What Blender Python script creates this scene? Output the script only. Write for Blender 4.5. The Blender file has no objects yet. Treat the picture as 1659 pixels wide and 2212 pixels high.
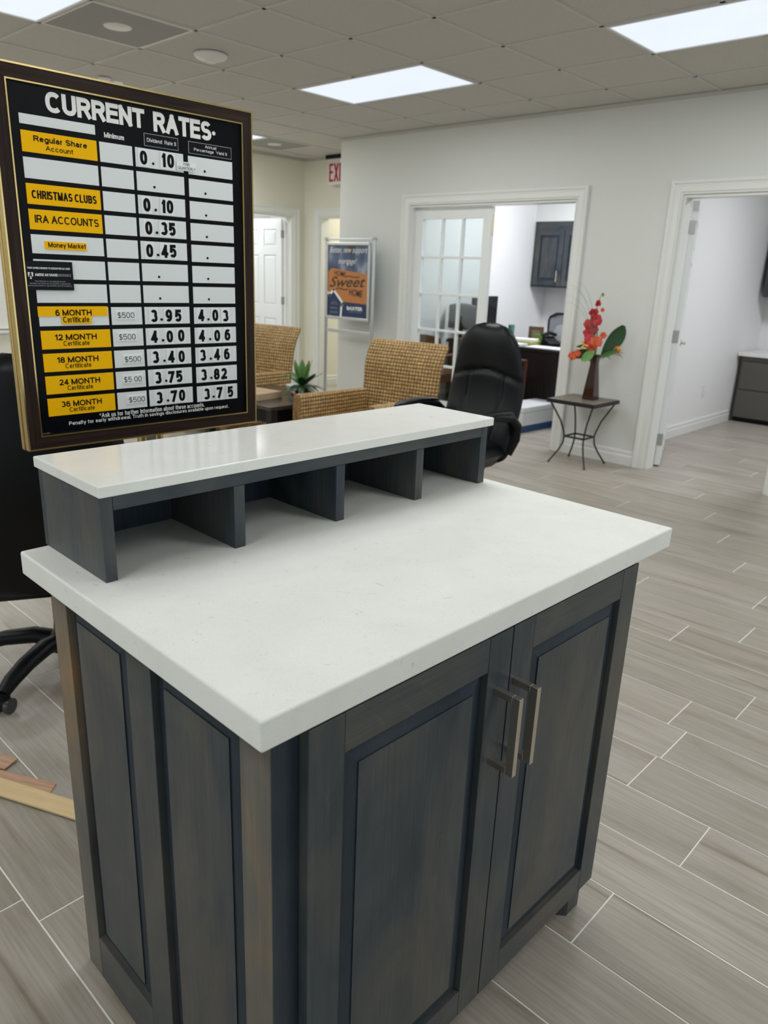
import bpy, math, random
from mathutils import Vector, Matrix
random.seed(7)
S = bpy.context.scene
COL = S.collection
PI = math.pi

# ------------------------------------------------------------------ camera
cam = bpy.data.cameras.new('camera'); camo = bpy.data.objects.new('camera', cam); COL.objects.link(camo)
cr, cu, cf = Vector((0.7336, 0.6785, 0.0377)), Vector((-0.2348, 0.2009, 0.9511)), Vector((-0.6457, 0.6988, -0.3053))
def cam_axes(yaw, pitch, roll):
    fw = Vector((math.cos(yaw)*math.cos(pitch), math.sin(yaw)*math.cos(pitch), math.sin(pitch)))
    r = Vector((math.sin(yaw), -math.cos(yaw), 0)); u = r.cross(fw)
    c, s = math.cos(roll), math.sin(roll)
    return c*r+s*u, -s*r+c*u, fw
cr, cu, cf = cam_axes(2.3169, -0.3102, 0.0396)
camo.matrix_world = Matrix(((cr.x, cu.x, -cf.x, 0), (cr.y, cu.y, -cf.y, 0), (cr.z, cu.z, -cf.z, 1.397), (0, 0, 0, 1)))
cam.sensor_fit = 'HORIZONTAL'; cam.sensor_width = 36.0; cam.lens = 1609.8*36/1659
cam.clip_start = 0.05; cam.clip_end = 60
cam.dof.use_dof = True; cam.dof.focus_distance = 1.35; cam.dof.aperture_fstop = 8.5
S.camera = camo

# ------------------------------------------------------------------ world, view
W = bpy.data.worlds.new('world'); S.world = W; W.use_nodes = True
W.node_tree.nodes['Background'].inputs[0].default_value = (0.95, 0.97, 1.0, 1)
W.node_tree.nodes['Background'].inputs[1].default_value = 2.2
S.view_settings.view_transform = 'Standard'; S.view_settings.look = 'None'
S.view_settings.gamma = 1; S.view_settings.use_curve_mapping = False
S.view_settings.exposure = -0.27
S.cycles.use_denoising = True
S.cycles.max_bounces = 10; S.cycles.diffuse_bounces = 6; S.cycles.glossy_bounces = 4; S.cycles.transparent_max_bounces = 12
S.cycles.sample_clamp_indirect = 8
CEIL = 2.641; TILE = 0.6096; GX = -3.4687; GY = 3.3221
PANEL_EMIT = 2.6; PANEL_WATT = 21; OFFICE_WATT = 66
COOL = (0.975, 0.985, 0.965)

# ------------------------------------------------------------------ materials
MATS = {}
def nodes_of(name):
    m = bpy.data.materials.new(name); m.use_nodes = True
    nt = m.node_tree; b = nt.nodes['Principled BSDF']; MATS[name] = m
    return m, nt, b
def mat(name, col, rough=0.5, metal=0.0, spec=0.5, coat=0.0, emit=None, estr=0.0):
    m, nt, b = nodes_of(name)
    b.inputs['Base Color'].default_value = (*col, 1); b.inputs['Roughness'].default_value = rough
    b.inputs['Metallic'].default_value = metal; b.inputs['Specular IOR Level'].default_value = spec
    if coat: b.inputs['Coat Weight'].default_value = coat; b.inputs['Coat Roughness'].default_value = 0.08
    if emit: b.inputs['Emission Color'].default_value = (*emit, 1); b.inputs['Emission Strength'].default_value = estr
    # slight grain so nothing is perfectly flat
    n = nt.nodes.new('ShaderNodeTexNoise'); n.inputs['Scale'].default_value = 60; n.inputs['Detail'].default_value = 3
    tc = nt.nodes.new('ShaderNodeTexCoord'); nt.links.new(tc.outputs['Object'], n.inputs['Vector'])
    mr = nt.nodes.new('ShaderNodeMapRange'); k_ = 0.03 if metal else 0.15; mr.inputs['To Min'].default_value = rough*(1-k_); mr.inputs['To Max'].default_value = min(1, rough*(1+k_))
    nt.links.new(n.outputs['Fac'], mr.inputs['Value']); nt.links.new(mr.outputs['Result'], b.inputs['Roughness'])
    return m
def N(nt, typ, **kw):
    n = nt.nodes.new(typ)
    for k, v in kw.items():
        if k in n.inputs: n.inputs[k].default_value = v
        else: setattr(n, k, v)
    return n
def mapped(nt, scale, rnd=False, kind='Object', rot=(0, 0, 0)):
    tc = nt.nodes.new('ShaderNodeTexCoord'); mp = nt.nodes.new('ShaderNodeMapping')
    mp.inputs['Scale'].default_value = scale; mp.inputs['Rotation'].default_value = rot
    if rnd:
        oi = nt.nodes.new('ShaderNodeObjectInfo'); mu = nt.nodes.new('ShaderNodeVectorMath'); mu.operation = 'SCALE'
        cx = nt.nodes.new('ShaderNodeCombineXYZ')
        for i in range(3): nt.links.new(oi.outputs['Random'], cx.inputs[i])
        mu.inputs['Scale'].default_value = 37.0
        nt.links.new(cx.outputs[0], mu.inputs[0]); ad = nt.nodes.new('ShaderNodeVectorMath'); ad.operation = 'ADD'
        nt.links.new(tc.outputs[kind], ad.inputs[0]); nt.links.new(mu.outputs[0], ad.inputs[1])
        nt.links.new(ad.outputs[0], mp.inputs['Vector'])
    else: nt.links.new(tc.outputs[kind], mp.inputs['Vector'])
    return mp
def ramp(nt, src, stops):
    r = nt.nodes.new('ShaderNodeValToRGB'); e = r.color_ramp.elements
    while len(e) < len(stops): e.new(0.5)
    for el, (p, c) in zip(e, stops): el.position = p; el.color = (*c, 1)
    nt.links.new(src, r.inputs['Fac']); return r
def mix(nt, fac, a, b, mode='MIX'):
    m = nt.nodes.new('ShaderNodeMix'); m.data_type = 'RGBA'; m.blend_type = mode
    for s, v in ((0, fac), (6, a), (7, b)):
        if hasattr(v, 'links'): nt.links.new(v, m.inputs[s])
        elif s == 0: m.inputs[0].default_value = v
        else: m.inputs[s].default_value = (*v, 1)
    return m.outputs[2]
def bump(nt, b, h, strength, dist=0.01):
    bp = nt.nodes.new('ShaderNodeBump'); bp.inputs['Strength'].default_value = strength; bp.inputs['Distance'].default_value = dist
    nt.links.new(h, bp.inputs['Height']); nt.links.new(bp.outputs[0], b.inputs['Normal'])

def paint(name, col, rough=0.55):
    m, nt, b = nodes_of(name); mp = mapped(nt, (1, 1, 1))
    n = N(nt, 'ShaderNodeTexNoise', Scale=45.0, Detail=4.0, Roughness=0.6); nt.links.new(mp.outputs[0], n.inputs['Vector'])
    n2 = N(nt, 'ShaderNodeTexNoise', Scale=1.2, Detail=2.0); nt.links.new(mp.outputs[0], n2.inputs['Vector'])
    c = mix(nt, n2.outputs['Fac'], tuple(x*0.97 for x in col), col); nt.links.new(c, b.inputs['Base Color'])
    b.inputs['Roughness'].default_value = rough; bump(nt, b, n.outputs['Fac'], 0.35, 0.004); return m
paint('wall_paint', (0.70, 0.715, 0.69)); paint('cream_paint', (0.86, 0.84, 0.73)); paint('cream_wall', (0.80, 0.785, 0.67)); paint('office_paint', (0.80, 0.80, 0.80))
mat('trim_paint', (0.77, 0.78, 0.755), 0.3)
mat('white_door', (0.82, 0.84, 0.84), 0.35)

def stained(name, rot=(0, 0, 0), warm=0.5):
    m, nt, b = nodes_of(name); gr_ = 0 if rot[1] else (1 if rot[0] else 2)
    def perm(t): q = [t[0]]*3; q[gr_] = t[2]; return tuple(q)
    mp = mapped(nt, perm((22, 22, 1.3))); mb = mapped(nt, perm((2.4, 2.4, 1.1))); mf = mapped(nt, perm((190, 190, 5)))
    n = N(nt, 'ShaderNodeTexNoise', Scale=1.0, Detail=6.0, Roughness=0.6, Distortion=0.6); nt.links.new(mp.outputs[0], n.inputs['Vector'])
    nb = N(nt, 'ShaderNodeTexNoise', Scale=2.0, Detail=4.0, Roughness=0.65, Distortion=0.8); nt.links.new(mb.outputs[0], nb.inputs['Vector'])
    nf = N(nt, 'ShaderNodeTexNoise', Scale=1.0, Detail=2.0); nt.links.new(mf.outputs[0], nf.inputs['Vector'])
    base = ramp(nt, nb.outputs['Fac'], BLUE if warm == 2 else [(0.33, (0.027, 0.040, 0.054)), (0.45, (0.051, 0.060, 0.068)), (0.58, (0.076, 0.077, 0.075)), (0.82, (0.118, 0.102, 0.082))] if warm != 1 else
                [(0.25, (0.065, 0.070, 0.072)), (0.48, (0.125, 0.118, 0.104)), (0.60, (0.165, 0.132, 0.098)), (0.74, (0.26, 0.165, 0.090))])
    g = ramp(nt, n.outputs['Fac'], [(0.3, (0.86, 0.87, 0.88)), (0.7, (1.08, 1.08, 1.08))])
    g2 = ramp(nt, nf.outputs['Fac'], [(0.3, (0.88, 0.88, 0.88)), (0.7, (1.10, 1.09, 1.07))])
    mw = mapped(nt, perm((5, 5, 0.8))); wv = N(nt, 'ShaderNodeTexNoise', Scale=1.6, Detail=1.5, Distortion=1.8); nt.links.new(mw.outputs[0], wv.inputs['Vector'])
    fr_ = N(nt, 'ShaderNodeMath', operation='MULTIPLY'); nt.links.new(wv.outputs['Fac'], fr_.inputs[0]); fr_.inputs[1].default_value = 16.0
    fc_ = N(nt, 'ShaderNodeMath', operation='FRACT'); nt.links.new(fr_.outputs[0], fc_.inputs[0])
    fig = ramp(nt, fc_.outputs[0], [(0.0, (1.22, 1.20, 1.16)), (0.07, (1.0, 1.0, 1.0)), (1.0, (0.97, 0.97, 0.97))])
    c = mix(nt, 1.0, base.outputs[0], g.outputs[0], 'MULTIPLY'); c = mix(nt, 1.0, c, g2.outputs[0], 'MULTIPLY'); c = mix(nt, 0.8, c, fig.outputs[0], 'MULTIPLY')
    nt.links.new(c, b.inputs['Base Color']); b.inputs['Roughness'].default_value = 0.36
    b.inputs['Specular IOR Level'].default_value = 0.28
    bump(nt, b, nf.outputs['Fac'], 0.15, 0.001); return m
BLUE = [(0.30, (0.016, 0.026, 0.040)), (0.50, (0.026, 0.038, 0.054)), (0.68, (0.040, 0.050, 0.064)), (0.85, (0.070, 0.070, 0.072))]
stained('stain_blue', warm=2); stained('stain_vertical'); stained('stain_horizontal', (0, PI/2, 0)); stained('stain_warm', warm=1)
stained('stain_depth', (PI/2, 0, 0))
mat('stain_edge', (0.10, 0.105, 0.11), 0.5)

def quartz(name, rough):
    m, nt, b = nodes_of(name); mp = mapped(nt, (1, 1, 1))
    w = N(nt, 'ShaderNodeTexNoise', Scale=7.0, Detail=5.0, Roughness=0.6, Distortion=0.6); nt.links.new(mp.outputs[0], w.inputs['Vector'])
    # thin broken veins where a warped noise crosses its middle
    v = N(nt, 'ShaderNodeTexNoise', Scale=22.0, Detail=3.0, Distortion=1.2); nt.links.new(mp.outputs[0], v.inputs['Vector'])
    s = N(nt, 'ShaderNodeMath', operation='SUBTRACT'); nt.links.new(v.outputs['Fac'], s.inputs[0]); s.inputs[1].default_value = 0.5
    a = N(nt, 'ShaderNodeMath', operation='ABSOLUTE'); nt.links.new(s.outputs[0], a.inputs[0])
    line = ramp(nt, a.outputs[0], [(0.0, (1, 1, 1)), (0.009, (0, 0, 0))])
    k = N(nt, 'ShaderNodeTexNoise', Scale=34.0, Detail=4.0, Roughness=0.7); nt.links.new(mp.outputs[0], k.inputs['Vector'])
    keep = ramp(nt, k.outputs['Fac'], [(0.56, (0, 0, 0)), (0.66, (0.75, 0.75, 0.75))])
    f = mix(nt, 1.0, line.outputs[0], keep.outputs[0], 'MULTIPLY')
    base = ramp(nt, w.outputs['Fac'], [(0.3, (0.745, 0.750, 0.720)), (0.7, (0.80, 0.805, 0.775))])
    sp = N(nt, 'ShaderNodeTexNoise', Scale=420.0, Detail=2.0); nt.links.new(mp.outputs[0], sp.inputs['Vector'])
    spk = ramp(nt, sp.outputs['Fac'], [(0.28, (0.90, 0.90, 0.90)), (0.42, (1, 1, 1))])
    c = mix(nt, f, base.outputs[0], (0.30, 0.31, 0.31)); c = mix(nt, 1.0, c, spk.outputs[0], 'MULTIPLY')
    nt.links.new(c, b.inputs['Base Color']); b.inputs['Roughness'].default_value = rough; b.inputs['Specular IOR Level'].default_value = 0.4
    return m
quartz('quartz', 0.11); quartz('quartz_honed', 0.55)

def plank_mat(name, rnd):
    m, nt, b = nodes_of(name)
    mb = mapped(nt, (0.9, 5.0, 1), rnd); mg = mapped(nt, (4.5, 130.0, 1), rnd); mk = mapped(nt, (2.0, 7.0, 1), rnd)
    n = N(nt, 'ShaderNodeTexNoise', Scale=1.3, Detail=5.0, Roughness=0.55, Distortion=1.4); nt.links.new(mb.outputs[0], n.inputs['Vector'])
    g = N(nt, 'ShaderNodeTexNoise', Scale=1.0, Detail=4.0, Roughness=0.6, Distortion=0.35); nt.links.new(mg.outputs[0], g.inputs['Vector'])
    w = N(nt, 'ShaderNodeTexWave', Scale=0.28, Distortion=7.0, Detail=3.0); w.bands_direction = 'Y'
    w.inputs['Detail Scale'].default_value = 0.6; nt.links.new(mk.outputs[0], w.inputs['Vector'])
    base = ramp(nt, n.outputs['Fac'], [(0.25, (0.275, 0.242, 0.198)), (0.42, (0.352, 0.318, 0.270)), (0.6, (0.392, 0.358, 0.312)), (0.78, (0.42, 0.388, 0.346))])
    gr = ramp(nt, g.outputs['Fac'], [(0.34, (0.86, 0.85, 0.84)), (0.60, (1.04, 1.04, 1.04))])
    vein = ramp(nt, w.outputs['Fac'], [(0.0, (0.66, 0.61, 0.56)), (0.010, (0.86, 0.84, 0.81)), (0.05, (1, 1, 1))])
    c = mix(nt, 1.0, base.outputs[0], gr.outputs[0], 'MULTIPLY'); gk = N(nt, 'ShaderNodeTexNoise', Scale=1.1, Detail=2.0); nt.links.new(mk.outputs[0], gk.inputs['Vector']); gt = ramp(nt, gk.outputs['Fac'], [(0.48, (0, 0, 0)), (0.60, (0.9, 0.9, 0.9))]); c = mix(nt, gt.outputs[0], c, mix(nt, 1.0, c, vein.outputs[0], 'MULTIPLY'))
    oi = nt.nodes.new('ShaderNodeObjectInfo')
    tone = ramp(nt, oi.outputs['Random'], [(0.0, (0.90, 0.89, 0.87)), (0.5, (1.0, 1.0, 1.0)), (1.0, (1.05, 1.04, 1.05))])
    if rnd: c = mix(nt, 1.0, c, tone.outputs[0], 'MULTIPLY')
    nt.links.new(c, b.inputs['Base Color']); b.inputs['Roughness'].default_value = 0.38; b.inputs['Specular IOR Level'].default_value = 0.45
    bump(nt, b, g.outputs['Fac'], 0.12, 0.001); return m
plank_mat('plank', True); plank_mat('plank_far', False)
mat('grout', (0.86, 0.84, 0.79), 0.8)

def ceiling_mat():
    m, nt, b = nodes_of('ceiling_tile'); mp = mapped(nt, (1, 1, 1), True)
    n = N(nt, 'ShaderNodeTexNoise', Scale=130.0, Detail=3.0, Roughness=0.7); nt.links.new(mp.outputs[0], n.inputs['Vector'])
    n2 = N(nt, 'ShaderNodeTexNoise', Scale=330.0, Detail=2.0); nt.links.new(mp.outputs[0], n2.inputs['Vector'])
    c = ramp(nt, n.outputs['Fac'], [(0.27, (0.36, 0.345, 0.32)), (0.38, (0.56, 0.545, 0.51)), (0.7, (0.60, 0.585, 0.55))])
    c2 = ramp(nt, n2.outputs['Fac'], [(0.30, (0.8, 0.8, 0.8)), (0.42, (1, 1, 1))])
    nt.links.new(mix(nt, 1.0, c.outputs[0], c2.outputs[0], 'MULTIPLY'), b.inputs['Base Color'])
    b.inputs['Roughness'].default_value = 0.95; bump(nt, b, n.outputs['Fac'], 0.4, 0.003)
ceiling_mat()
mat('grid_metal', (0.56, 0.55, 0.52), 0.5)
mat('fixture_white', (0.8, 0.8, 0.78), 0.4)
def panel_mat():
    m, nt, b = nodes_of('light_diffuser'); mp = mapped(nt, (1, 1, 1))
    n = N(nt, 'ShaderNodeTexNoise', Scale=4.0, Detail=2.0); nt.links.new(mp.outputs[0], n.inputs['Vector'])
    b.inputs['Base Color'].default_value = (0.8, 0.85, 0.9, 1); b.inputs['Emission Color'].default_value = (0.72, 0.80, 1.0, 1)
    mr = N(nt, 'ShaderNodeMapRange'); mr.inputs['To Min'].default_value = 0.92; mr.inputs['To Max'].default_value = 1.04
    nt.links.new(n.outputs['Fac'], mr.inputs['Value']); nt.links.new(mr.outputs[0], b.inputs['Emission Strength'])
panel_mat()
def perf():
    m, nt, b = nodes_of('perforated_metal'); mp = mapped(nt, (150, 150, 1))
    v = N(nt, 'ShaderNodeTexVoronoi', Scale=1.0); v.inputs['Randomness'].default_value = 0.0; nt.links.new(mp.outputs[0], v.inputs['Vector'])
    c = ramp(nt, v.outputs['Distance'], [(0.28, (0.05, 0.05, 0.05)), (0.36, (0.42, 0.42, 0.40))])
    nt.links.new(c.outputs[0], b.inputs['Base Color']); b.inputs['Roughness'].default_value = 0.6
perf()

def wood(name, c0, c1, scale=(3, 40, 40), rough=0.45, coat=0.0, spec=0.35):
    m, nt, b = nodes_of(name); b.inputs['Specular IOR Level'].default_value = spec; mp = mapped(nt, scale)
    n = N(nt, 'ShaderNodeTexNoise', Scale=1.0, Detail=6.0, Roughness=0.6, Distortion=0.5); nt.links.new(mp.outputs[0], n.inputs['Vector'])
    c = ramp(nt, n.outputs['Fac'], [(0.3, c0), (0.7, c1)]); nt.links.new(c.outputs[0], b.inputs['Base Color'])
    b.inputs['Roughness'].default_value = rough; b.inputs['Coat Weight'].default_value = coat
    bump(nt, b, n.outputs['Fac'], 0.15, 0.001)
wood('walnut_laminate', (0.014, 0.0075, 0.006), (0.044, 0.025, 0.019), (4, 60, 90), 0.5, spec=0.15)
wood('walnut_upright', (0.014, 0.0075, 0.006), (0.044, 0.025, 0.019), (90, 60, 4), 0.5, spec=0.15)
wood('yellow_wood', (0.64, 0.47, 0.25), (0.74, 0.57, 0.34), (5, 50, 50)); wood('pink_wood', (0.42, 0.24, 0.15), (0.62, 0.40, 0.27), (6, 90, 50))
wood('dark_table', (0.022, 0.018, 0.016), (0.045, 0.036, 0.032), (20, 20, 20), 0.25, 0.3)
wood('table_slate', (0.13, 0.115, 0.095), (0.26, 0.225, 0.18), (20, 14, 20), 0.45)
wood('espresso_wood', (0.008, 0.006, 0.006), (0.024, 0.018, 0.019), (30, 30, 2), 0.4)
wood('tan_box', (0.36, 0.26, 0.16), (0.46, 0.34, 0.22), (10, 10, 10), 0.7)
mat('gold', (0.66, 0.50, 0.22), 0.22, 1.0); mat('board_black', (0.002, 0.0025, 0.005), 0.35, spec=0.12); mat('insurance_black', (0.004, 0.005, 0.010), 0.4, spec=0.15)
mat('card_white', (0.80, 0.83, 0.84), 0.45, spec=0.25); mat('digit_white', (0.86, 0.89, 0.90), 0.4, spec=0.25); mat('card_yellow', (1.0, 0.53, 0.0), 0.5, spec=0.12)
mat('print_black', (0.002, 0.002, 0.002), 0.5, spec=0.15); mat('print_white', (0.88, 0.88, 0.86), 0.5, spec=0.25); mat('print_grey', (0.35, 0.36, 0.38), 0.5)
mat('nickel', (0.58, 0.53, 0.46), 0.30, 1.0); mat('chrome', (0.6, 0.6, 0.6), 0.15, 1.0); mat('aluminium', (0.62, 0.64, 0.66), 0.28, 0.9)
mat('black_plastic', (0.003, 0.0035, 0.005), 0.42, spec=0.22); mat('caster_grey', (0.045, 0.045, 0.048), 0.2); mat('black_iron', (0.010, 0.011, 0.011), 0.45)
mat('satin_steel', (0.42, 0.42, 0.41), 0.45, 0.6); mat('brass', (0.55, 0.42, 0.18), 0.3, 1.0)
mat('white_plastic', (0.72, 0.73, 0.74), 0.35); mat('blue_plastic', (0.012, 0.060, 0.18), 0.5); mat('box_lid', (0.74, 0.75, 0.77), 0.4)
mat('laminate_grey', (0.085, 0.078, 0.070), 0.45); mat('red_print', (0.50, 0.01, 0.02), 0.5); mat('sign_white', (0.80, 0.80, 0.80), 0.4)
mat('mesh_grey', (0.17, 0.17, 0.19), 0.7); mat('brown_leather', (0.13, 0.045, 0.018), 0.4); mat('mahogany', (0.10, 0.030, 0.018), 0.35)
mat('teal_glass', (0.10, 0.28, 0.25), 0.1); mat('green_plastic', (0.22, 0.36, 0.05), 0.5); mat('paper', (0.74, 0.76, 0.80), 0.7); mat('frame_brown', (0.16, 0.11, 0.05), 0.5)
mat('teal_paper', (0.02, 0.16, 0.17), 0.6); mat('yellow_paper', (0.50, 0.50, 0.16), 0.7); mat('photo_print', (0.30, 0.24, 0.22), 0.5)
mat('vase_glaze', (0.030, 0.008, 0.006), 0.15, coat=0.6); mat('pot_glaze', (0.045, 0.006, 0.014), 0.15, coat=0.5)
mat('stem_green', (0.10, 0.18, 0.03), 0.5); mat('leaf_dark', (0.015, 0.06, 0.015), 0.35); mat('leaf_mid', (0.06, 0.17, 0.03), 0.4); mat('leaf_light', (0.16, 0.34, 0.09), 0.4)
mat('petal_red', (0.40, 0.004, 0.010), 0.5); mat('petal_pink', (0.50, 0.012, 0.03), 0.5); mat('petal_orange', (0.62, 0.075, 0.01), 0.5); mat('petal_yellow', (0.75, 0.42, 0.04), 0.5)
mat('grass_blade', (0.10, 0.24, 0.14), 0.5); mat('palm_grey', (0.12, 0.17, 0.13), 0.5); mat('cellophane', (0.55, 0.58, 0.60), 0.2)
mat('poster_navy', (0.012, 0.030, 0.10), 0.3); mat('poster_orange', (0.50, 0.19, 0.055), 0.3); mat('ink_brown', (0.045, 0.03, 0.02), 0.4)
mat('screen_black', (0.006, 0.007, 0.009), 0.15)

def leather():
    m, nt, b = nodes_of('black_leather'); mp = mapped(nt, (1, 1, 1))
    v = N(nt, 'ShaderNodeTexVoronoi', Scale=260.0); nt.links.new(mp.outputs[0], v.inputs['Vector'])
    n = N(nt, 'ShaderNodeTexNoise', Scale=9.0, Detail=3.0); nt.links.new(mp.outputs[0], n.inputs['Vector'])
    c = ramp(nt, n.outputs['Fac'], [(0.3, (0.0018, 0.0026, 0.0042)), (0.7, (0.0036, 0.0050, 0.0080))]); nt.links.new(c.outputs[0], b.inputs['Base Color'])
    b.inputs['Roughness'].default_value = 0.40; b.inputs['Specular IOR Level'].default_value = 0.30; bump(nt, b, v.outputs['Distance'], 0.12, 0.001)
leather()
def wicker():
    m, nt, b = nodes_of('wicker'); tc = nt.nodes.new('ShaderNodeTexCoord')
    sep = nt.nodes.new('ShaderNodeSeparateXYZ'); nt.links.new(tc.outputs['UV'], sep.inputs[0])
    def sn(src, mult, ph=0.0):
        a = N(nt, 'ShaderNodeMath', operation='MULTIPLY_ADD'); nt.links.new(src, a.inputs[0]); a.inputs[1].default_value = mult; a.inputs[2].default_value = ph
        s = N(nt, 'ShaderNodeMath', operation='SINE'); nt.links.new(a.outputs[0], s.inputs[0]); return s.outputs[0]
    k = PI/0.027
    p = N(nt, 'ShaderNodeMath', operation='MULTIPLY'); nt.links.new(sn(sep.outputs[0], k), p.inputs[0]); nt.links.new(sn(sep.outputs[1], k), p.inputs[1])
    ab = N(nt, 'ShaderNodeMath', operation='ABSOLUTE'); nt.links.new(p.outputs[0], ab.inputs[0])
    no = N(nt, 'ShaderNodeTexNoise', Scale=40.0, Detail=4.0, Roughness=0.7); nt.links.new(tc.outputs['Object'], no.inputs['Vector'])
    nl = N(nt, 'ShaderNodeTexNoise', Scale=7.0, Detail=2.0); nt.links.new(tc.outputs['Object'], nl.inputs['Vector'])
    c = ramp(nt, ab.outputs[0], [(0.0, (0.17, 0.090, 0.032)), (0.25, (0.36, 0.225, 0.090)), (0.6, (0.60, 0.425, 0.200)), (1.0, (0.74, 0.560, 0.300))])
    t = ramp(nt, no.outputs['Fac'], [(0.3, (0.50, 0.46, 0.38)), (0.7, (1.25, 1.22, 1.15))])
    t2 = ramp(nt, nl.outputs['Fac'], [(0.3, (0.86, 0.80, 0.70)), (0.7, (1.06, 1.05, 1.0))])
    cc = mix(nt, 1.0, c.outputs[0], t.outputs[0], 'MULTIPLY'); cc = mix(nt, 1.0, cc, t2.outputs[0], 'MULTIPLY')
    nt.links.new(cc, b.inputs['Base Color']); b.inputs['Roughness'].default_value = 0.6
    fs = N(nt, 'ShaderNodeTexNoise', Scale=220.0, Detail=2.0); nt.links.new(tc.outputs['Object'], fs.inputs['Vector'])
    ad = N(nt, 'ShaderNodeMath', operation='MULTIPLY_ADD'); nt.links.new(fs.outputs['Fac'], ad.inputs[0]); ad.inputs[1].default_value = 0.35; nt.links.new(ab.outputs[0], ad.inputs[2])
    bump(nt, b, ad.outputs[0], 0.7, 0.012)
wicker()
def glass():
    m, nt, b = nodes_of('door_glass'); out = nt.nodes['Material Output']; nt.nodes.remove(b)
    t = N(nt, 'ShaderNodeBsdfTransparent'); t.inputs['Color'].default_value = (0.84, 0.88, 0.87, 1)
    g = N(nt, 'ShaderNodeBsdfGlossy'); g.inputs['Roughness'].default_value = 0.03
    lw = N(nt, 'ShaderNodeLayerWeight', Blend=0.5); pw = N(nt, 'ShaderNodeMath', operation='POWER'); nt.links.new(lw.outputs['Facing'], pw.inputs[0]); pw.inputs[1].default_value = 4.0
    f = N(nt, 'ShaderNodeMath', operation='MULTIPLY_ADD'); nt.links.new(pw.outputs[0], f.inputs[0]); f.inputs[1].default_value = 0.6; f.inputs[2].default_value = 0.06
    mx = nt.nodes.new('ShaderNodeMixShader'); nt.links.new(f.outputs[0], mx.inputs[0]); nt.links.new(t.outputs[0], mx.inputs[1]); nt.links.new(g.outputs[0], mx.inputs[2])
    nt.links.new(mx.outputs[0], out.inputs['Surface'])
glass()
def shade_mat():
    m, nt, b = nodes_of('shade_fabric'); mp = mapped(nt, (3, 3, 190))
    n = N(nt, 'ShaderNodeTexNoise', Scale=1.0, Detail=2.0); nt.links.new(mp.outputs[0], n.inputs['Vector'])
    c = ramp(nt, n.outputs['Fac'], [(0.3, (0.76, 0.75, 0.70)), (0.7, (0.86, 0.85, 0.80))]); nt.links.new(c.outputs[0], b.inputs['Base Color'])
    b.inputs['Roughness'].default_value = 0.9
shade_mat()
def photo_blur():
    # the poster's printed photograph: a blurred blue and brown backdrop
    m, nt, b = nodes_of('poster_photo'); mp = mapped(nt, (6, 1, 4))
    n = N(nt, 'ShaderNodeTexNoise', Scale=1.0, Detail=1.5); nt.links.new(mp.outputs[0], n.inputs['Vector'])
    c = ramp(nt, n.outputs['Fac'], [(0.30, (0.06, 0.035, 0.022)), (0.42, (0.045, 0.07, 0.13)), (0.55, (0.10, 0.14, 0.24)), (0.68, (0.34, 0.36, 0.42))])
    nt.links.new(c.outputs[0], b.inputs['Base Color']); b.inputs['Roughness'].default_value = 0.3
photo_blur()

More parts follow.
